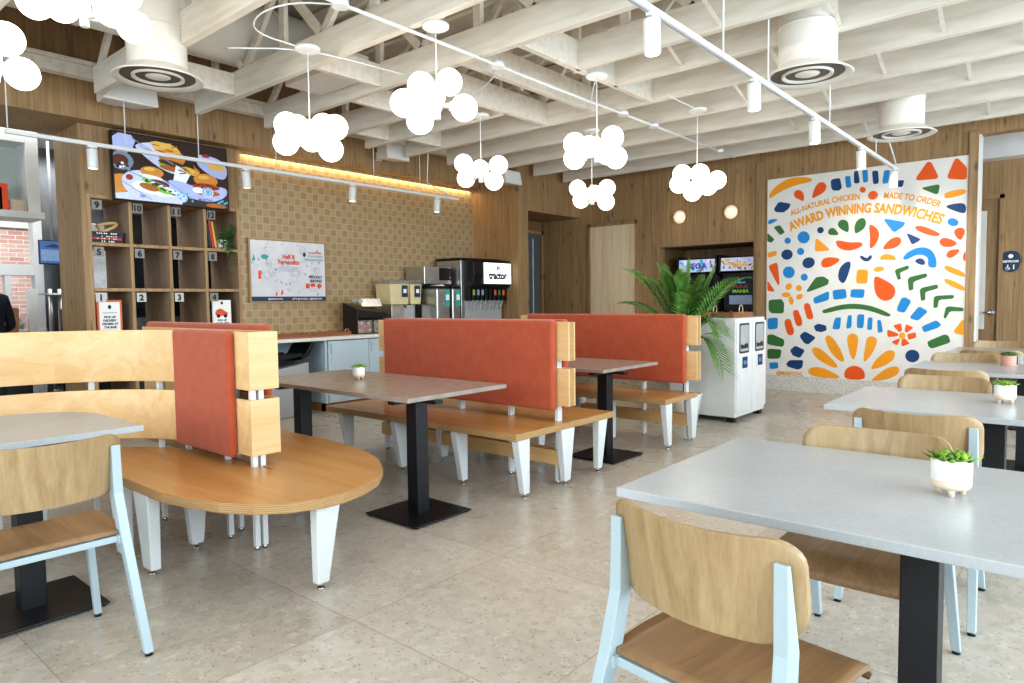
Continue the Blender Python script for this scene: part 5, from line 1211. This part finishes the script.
MB().box(-.22, .22, -.3, .4, .05, 2.35).build('body', M['steel'], t, .01)
MB().box(-.2, .2, -.33, -.305, .1, 2.2).build('door', M['steel'], t, .004)
MB().tube([(.15,-.33,1.0),(.15,-.37,1.05),(.15,-.37,1.45),(.15,-.33,1.5)], .01, 8).build('handle', M['chrome'], t)
MB().box(-.2, .2, -.25, .35, 0, .05).build('base', M['plastic'], t)
t = thing('fryer_station', 'dark cooking station seen through the pick-up bays', 'cooker', (4.3, 9.9, 0))
MB().box(-.75, .9, -.3, .35, 0, 1.15).build('body', M['steeldark'], t, .01); MB().box(-.5, .9, -.25, .3, 1.25, 2.1).build('oven', M['plastic'], t, .02); MB().box(-.75, 1.1, -.3, .4, 2.5, 3.0).build('hood', M['steel'], t, .02)
MB().cyl((-.35, -.1, 1.15), (-.35, -.1, 1.36), .1, n=18).build('pot', M['steel'], t)
# ------------------------------------------------------------------ globe chandeliers
CL = {
 'P1': 'globe chandelier at the upper left corner, cut by the top edge of the photo',
 'P1b': 'globe chandelier at the left edge of the photo, partly out of frame',
 'P2': 'globe chandelier above the tiled wall, nearest the menu screen',
 'P3': 'large globe chandelier at top centre, between the tiled-wall one and the two-row one',
 'P4': 'small globe chandelier in front of the end of the left lighting rail',
 'P5': 'globe chandelier of two stacked rows right of centre, above a smaller one',
 'P6': 'smallest globe chandelier, directly below the two-row one, before the plywood panel',
 'P7': 'globe chandelier above the wall sconces, left of the mural',
}
for k, (hub, gl) in CHAND.items():
    t = thing('globe_chandelier', CL[k], 'chandelier', (hub[0], hub[1], hub[2]), 0, 'white globe chandeliers')
    top = 3.25 - hub[2]
    if top < .35: top = 3.6 - hub[2]
    MB().lathe([(.085, top-.028), (.095, top-.02), (.095, top-.002), (.02, top)], n=28).build('canopy', M['whitemetal'], t)
    MB().cyl((0,0,.10), (0,0,top-.02), .0045, n=8).build('cord', M['whitemetal'], t)
    MB().lathe([(.022,-.11),(.026,-.105),(.026,-.05),(.036,-.045),(.036,.045),(.026,.05),(.026,.10),(.018,.115),(.006,.12)], n=20).build('hub', M['whitemetal'], t)
    for x, y, z in gl:
        c = Vector((x-hub[0], y-hub[1], z-hub[2])); 
        a0 = Vector((0,0, max(-.05, min(.05, c.z))))
        d = (c - a0).normalized()
        arm = MB().cyl(a0, c - d*.06, .017, n=12).cyl(c - d*.105, c - d*.075, .034, .042, n=16); arm.build('arm', M['whitemetal'], t)
        MB().sphere(c, .095, 28, 18).build('globe', M['globe'], t)

# ------------------------------------------------------------------ lighting rails
def rail(label, x0, x1, y, z, heads, rods, aim, top):
    t = thing('track_light', label, 'track light', (0, 0, 0), 0, 'white lighting rails')
    MB().box(x0, x1, y-.018, y+.018, z-.016, z+.018).build('rail', M['whitemetal'], t, .003)
    MB().box(x0+.02, x1-.02, y-.006, y+.006, z-.019, z-.0155).build('track_slot', M['grey'], t)
    for x in rods:
        MB().cyl((x, y, z+.018), (x, y, top), .0055, n=8).build('suspension_rod', M['whitemetal'], t)
    for i, x in enumerate(heads):
        d = Vector(aim[i % len(aim)]).normalized(); p = Vector((x, y, z-.016))
        h = MB().box(x-.04, x+.04, y-.014, y+.014, z-.034, z-.016).cyl(p, p+Vector((0,0,-.055)), .009, n=10).build('bracket', M['whitemetal'], t)
        c = p + Vector((0,0,-.05))
        s = MB().cyl(c - d*.02, c + d*.155, .044, n=24, cap=True).build('spotlight', M['whitemetal'], t, .003)
        MB().cyl(c + d*.1553, c + d*.1563, .036, n=24).build('lamp_face', M['lamp'], s)
rail('white lighting rail hung along the tiled counter wall, four small spotlights', 1.69, 7.13, 7.06, 2.80, [2.35, 3.85, 5.26, 6.71], [1.71, 2.64, 3.34, 4.22, 5.6, 6.39], [(.02,.05,-1),(.12,.1,-1),(0,.05,-1),(.0,.1,-1)], 3.62)
rail('white lighting rail running toward the mural at right, five spotlights', 2.2, 9.16, 1.775, 2.80, [3.24, 4.65, 5.98, 7.48, 8.95], [2.6, 4.14, 4.91, 6.4, 8.09], [(.0,-.02,-1)], 3.49)
b = MB(); b.tube([(6.95,7.06,2.82),(6.75,7.0,2.86),(6.45,6.98,2.95),(6.4,6.9,3.3),(6.4,6.9,3.6)], .008, 8)
tag(b.build('power_cable', M['whitemetal']), 'thin white cable drooping to the end of the left lighting rail', 'cable')
b = MB(); b.tube([(9.12,1.775,2.82),(9.0,1.79,2.95),(8.75,1.80,3.1),(8.7,1.80,3.3),(8.7,1.80,3.6)], .008, 8)
tag(b.build('power_cable', M['whitemetal']), 'thin white cable drooping to the mural end of the right lighting rail', 'cable')

# ------------------------------------------------------------------ air diffusers
def diffuser(label, x, y, zz=3.0):
    t = thing('air_diffuser', label, 'air vent', (x, y, zz), 0, 'round air diffusers')
    b = MB(); b.lathe([(.205,.08),(.205,1.2)], n=44, cap=False); b.build('duct_pipe', M['ductwhite'], t)
    for q_ in (.35, .75): MB().lathe([(.207,q_),(.213,q_+.002),(.213,q_+.02),(.207,q_+.022)], n=44).build('seam_band', M['ductwhite'], t)
    MB().lathe([(.206,.085),(.218,.07),(.295,.02),(.315,.006),(.308,0),(.258,.024)], n=48, cap=False).build('outer_cone', M['ductwhite'], t)
    MB().lathe([(.182,.030),(.180,.010),(.168,.008),(.135,.045),(.12,.07)], n=44, cap=False).build('middle_cone', M['ductwhite'], t)
    MB().lathe([(0,.012),(.06,.014),(.085,.022),(.105,.045),(.11,.075)], n=36, cap=False).build('centre_cone', M['ductwhite'], t)
    MB().lathe([(.259,.0242),(.2045,.085),(0,.10)], n=36).build('shaded_throat', M['throatshade'], t)  # sheet closing the throat, its dark tone standing in for shade
diffuser('round air diffuser on a fat white duct at upper left, above the menu screen', 2.27, 5.40)
diffuser('round air diffuser on a white duct at upper right, before the mural, nearer one', 5.40, 1.66, 2.95)
diffuser('round air diffuser on a white duct right above the mural, farther one', 7.98, 1.52, 2.95)
# ------------------------------------------------------------------ loudspeakers
def speaker(label, x, y, z, a, s=1.0):
    t = thing('wall_speaker', label, 'loudspeaker', (x, y, z), a, 'white ceiling loudspeakers')
    w, h, d = .19*s, .115*s, .15*s
    b = MB().hexa([(-w,-d,-h*.9),(w,-d,-h*.9),(w*.72,d,-h*.6),(-w*.72,d,-h*.6)], [(-w,-d*.72,h),(w,-d*.72,h),(w*.72,d,h*.8),(-w*.72,d,h*.8)]); b.build('speaker_body', M['ductwhite'], t, .015, 3)
    MB().hexa([(-w*.93,-d*1.03,-h*.8),(w*.93,-d*1.03,-h*.8),(w*.93,-d*.9,-h*.8),(-w*.93,-d*.9,-h*.8)], [(-w*.93,-d*.78,h*.88),(w*.93,-d*.78,h*.88),(w*.93,-d*.6,h*.88),(-w*.93,-d*.6,h*.88)]).build('grille', M['wallwhite'], t, .004)
    if a == 0: MB().box(-.03, .03, d*.9, YH-y, -.02, .02).box(-.05, .05, YH-y-.012, YH-y, -.06, .06).build('wall_bracket', M['ductwhite'], t)
    else: MB().box(-.10, -.07, -.02, .02, h*.5, 3.25-z).build('hanging_bracket', M['ductwhite'], t)
speaker('white loudspeaker on the wood fascia above the menu screen', 2.69, 7.18, 3.365, 0, 1.3)
speaker('white loudspeaker on the wood fascia above the middle of the tiled wall', 6.04, 7.22, 3.31, 0)
speaker('white loudspeaker hung from a timber end above the soda fountain', 7.72, 6.62, 3.12, .01, .95)
# ------------------------------------------------------------------ conduit
t = thing('electrical_conduit', 'white electrical conduit run under the timbers with small junction boxes', 'conduit')
MB().tube([(2.1,3.73,3.225),(3.4,3.72,3.225),(5.0,3.74,3.225),(6.85,3.73,3.225),(9.1,3.73,3.225)], .013, 8).build('pipe', M['whitemetal'], t)
def arcp(p): 
    q = [Vector(a) for a in p]
    for _ in range(2):
        n = [q[0]]
        for a, b in zip(q[:-1], q[1:]): n += [a.lerp(b, .25), a.lerp(b, .75)]
        q = n + [q[-1]]
    return q
for p in ([(2.62,5.0,3.235),(3.035,4.587,3.24),(3.9,4.5,3.24)], [(4.25,3.73,3.225),(4.5,4.0,3.235),(4.8,4.6,3.235),(5.28,4.89,3.24)], [(5.05,3.30,3.24),(5.3,3.5,3.235),(5.62,3.74,3.225)], [(6.0,3.12,3.245),(6.645,3.121,3.245)], [(2.75,3.73,3.23),(2.50,3.95,3.235),(2.45,4.3,3.235),(2.6,4.6,3.24),(3.0,4.6,3.24)]):
    MB().tube(arcp(p), .006, 8).build('branch_pipe', M['whitemetal'], t)
for x in (2.72, 4.25, 6.2, 6.85, 8.6): MB().cyl((x,3.73,3.205), (x,3.73,3.25), .055, n=20).build('junction_box', M['whitemetal'], t)

# ------------------------------------------------------------------ person behind the counter, back to us
def person(label, loc, rz):
    J = {}; E = []; Rr = {}
    def j(n, p, r, par=None):
        J[n] = (Vector(p), r); 
        if par: E.append((par, n))
    j('pel', (0,0,.95), .15); j('waist', (0,.01,1.08), .135, 'pel'); j('chest', (0,.02,1.27), .155, 'waist'); j('upch', (0,.03,1.38), .13, 'chest'); j('neck', (0,.045,1.48), .056, 'upch'); j('head0', (0,.07,1.56), .075, 'neck'); j('head1', (0,.09,1.64), .095, 'head0'); j('head2', (0,.09,1.71), .075, 'head1')
    for s, n in ((-1,'l'), (1,'r')):
        j(n+'sh', (s*.17,.03,1.385), .072, 'upch'); j(n+'el', (s*.25,.06,1.10), .046, n+'sh'); j(n+'wr', (s*.20,.28,1.04), .030, n+'el'); j(n+'pa', (s*.18,.35,1.04), .032, n+'wr')
        for f, (dx, ln) in enumerate(((-.026,.075),(-.009,.085),(.009,.08),(.025,.062))):
            b = Vector((s*.18+dx,.38,1.035)); j(n+'f%da' % f, b, .0095, n+'pa'); j(n+'f%db' % f, b+Vector((0,ln*.55,-.005)), .009, n+'f%da' % f); j(n+'f%dc' % f, b+Vector((0,ln,-.025)), .008, n+'f%db' % f)
        j(n+'ta', (s*.18-s*.035,.345,1.035), .011, n+'pa'); j(n+'tb', (s*.18-s*.052,.385,1.03), .009, n+'ta')
        j(n+'hip', (s*.095,0,.90), .105, 'pel'); j(n+'kn', (s*.10,.02,.50), .062, n+'hip'); j(n+'an', (s*.10,-.01,.09), .042, n+'kn'); j(n+'to', (s*.11,.13,.045), .038, n+'an')
    names = list(J); me = bpy.data.meshes.new('body'); me.from_pydata([J[n][0] for n in names], [(names.index(a), names.index(b)) for a, b in E], [])
    o = bpy.data.objects.new('body', me); COL.objects.link(o)
    sk = o.modifiers.new('skin', 'SKIN'); sk.use_smooth_shade = True
    lay = me.skin_vertices[0].data
    for i, n in enumerate(names): r = J[n][1]; lay[i].radius = (r*(1.25 if n in ('chest','upch','waist','pel') else 1), r*(.85 if n in ('chest','upch','waist','pel') else 1)); lay[i].use_root = (n == 'pel')
    ss = o.modifiers.new('sub', 'SUBSURF'); ss.levels = 2; ss.render_levels = 2
    dg = bpy.context.evaluated_depsgraph_get(); dg.update()
    m2 = bpy.data.meshes.new_from_object(o.evaluated_get(dg)); bpy.data.objects.remove(o)
    m2.materials.clear()
    for m in ('skin', 'navy', 'trouser', 'plastic'): m2.materials.append(M[m])
    for p in m2.polygons:
        c = p.center; p.use_smooth = True
        p.material_index = 0 if c.z > 1.46 or (c.y > .26 and .9 < c.z < 1.2) else 1 if c.z > .96 else 2 if c.z > .10 else 3
    t = thing('person', label, 'person', loc, rz)
    bo = bpy.data.objects.new('body', m2); COL.objects.link(bo); bo.parent = t
    MB().sphere((0,.075,1.665), .108, 24, 16, (.9,1.02,1.05)).sphere((0,-.03,1.60), .055, 16, 10).build('hair', M['hair'], t)
    b = MB()
    b.hexa([(-.012,.178,1.605),(.012,.178,1.605),(.008,.165,1.61),(-.008,.165,1.61)], [(-.006,.175,1.66),(.006,.175,1.66),(.005,.165,1.66),(-.005,.165,1.66)]); b.build('nose', M['skin'], t)
    for s in (-1, 1):
        MB().sphere((s*.032,.168,1.645), .011, 12, 8).build('eye', M['signwhite'], t); MB().sphere((s*.094,.08,1.63), .026, 12, 8, (.35,.7,1.1)).build('ear', M['skin'], t)
    MB().box(-.022,.022,.168,.173,1.575,1.581).build('mouth', M['redink'], t)
    return t
person('person in dark navy clothes standing in the kitchen at the left edge, back turned', (1.84, 8.75, 0), .1)
# ------------------------------------------------------------------ light
w = bpy.data.worlds.new('daylight'); scn.world = w; w.use_nodes = True
wn_ = w.node_tree; bgn = wn_.nodes.get('Background') or wn_.nodes.new('ShaderNodeBackground')
bgn.inputs[0].default_value = (.72, .87, 1.0, 1); bgn.inputs[1].default_value = .6
def area(name, loc, target, sx, sy, power, col):
    l = bpy.data.lights.new(name, 'AREA'); l.shape = 'RECTANGLE'; l.size = sx; l.size_y = sy; l.energy = power; l.color = col
    o = bpy.data.objects.new(name, l); COL.objects.link(o); o.location = loc
    o.rotation_euler = (Vector(target) - Vector(loc)).to_track_quat('-Z', 'Y').to_euler(); return o
area('window_light_front', (4.2, -3.3, 1.9), (4.6, 2, .9), 10, 2.6, 430, (.78, .90, 1.0))
area('window_light_side', (-3.2, 2.2, 1.9), (3, 3.2, .9), 6.5, 2.6, 190, (.86, .95, 1.0))
area('ceiling_bounce', (4.2, 2.6, 3.15), (4.2, 2.6, 0), 7, 5, 35, (1.0, .93, .84))  # added fill lamp, stands in for light bounced down from the ceiling
area('upward_bounce', (4.2, 2.6, 2.2), (4.2, 2.6, 5), 8, 6, 12, (1.0, .94, .86))  # added fill lamp aimed up at the timbers, no fixture there
area('cove_strip', (6.1, YH+.17, 3.085), (6.1, YT, 2.4), 3.9, .05, 9, (1.0, .66, .30))
area('kitchen_light', (2.6, 9.4, 3.3), (2.6, 9.4, 0), 4, 1.2, 60, (.95, .97, 1.0))
area('outside_daylight', (2, 11.2, 4.8), (2.6, 13.4, 1.5), 6, 2, 190, (1, 1, 1))
area('hall_light', (10.5, -.8, 3.0), (10.9, -.6, 0), .8, 2, 26, (1.0, .93, .82))
def spot(loc, target, power, ang=50, col=(1.0, .88, .72)):
    l = bpy.data.lights.new('spot_beam', 'SPOT'); l.energy = power; l.spot_size = math.radians(ang); l.spot_blend = .8; l.shadow_soft_size = .04; l.color = col
    o = bpy.data.objects.new('spot_beam', l); COL.objects.link(o); o.location = loc; o.rotation_euler = (Vector(target) - Vector(loc)).to_track_quat('-Z', 'Y').to_euler()
for x in (2.35, 3.85, 5.26, 6.71): spot((x+.0, 7.07, 2.56), (x+.03, 7.2, 0), 22)
for x in (3.24, 4.65, 5.98, 7.48, 8.95): spot((x, 1.775, 2.56), (x, 1.76, 0), 18)
for x, y in ((7.48, 2.6), (8.3, 1.9)): spot((x, 1.775, 2.70), (9.8, y, 1.5), 55, 85, (1.0, .95, .88))  # extra beams added to brighten the mural; no rail spotlight aims there
for y in (4.885, 4.065):
    l = bpy.data.lights.new('sconce_glow', 'POINT'); l.energy = .35; l.color = (1, .8, .55); l.shadow_soft_size = .05
    o = bpy.data.objects.new('sconce_glow', l); COL.objects.link(o); o.location = (XM-.16, y, 2.58)
# ------------------------------------------------------------------ camera
YAW, PIT, ROL, F = 0.70482, -.058309, -.012138, 678.98
f = Vector((math.cos(YAW)*math.cos(PIT), math.sin(YAW)*math.cos(PIT), math.sin(PIT)))
rt = Vector((math.sin(YAW), -math.cos(YAW), 0)); up = rt.cross(f)
r2 = rt*math.cos(ROL) + up*math.sin(ROL); u2 = up*math.cos(ROL) - rt*math.sin(ROL)
cam = bpy.data.cameras.new('camera'); cam.sensor_width = 36; cam.lens = 36*F/1024; cam.clip_start = .05
co = bpy.data.objects.new('camera', cam); COL.objects.link(co)
mtx = Matrix((r2, u2, -f)).transposed().to_4x4(); mtx.translation = (0, 0, 1.3); co.matrix_world = mtx
scn.camera = co
scn.view_settings.view_transform = 'Standard'; scn.view_settings.exposure = 0.29
try: scn.view_settings.look = 'Medium High Contrast'
except Exception: pass
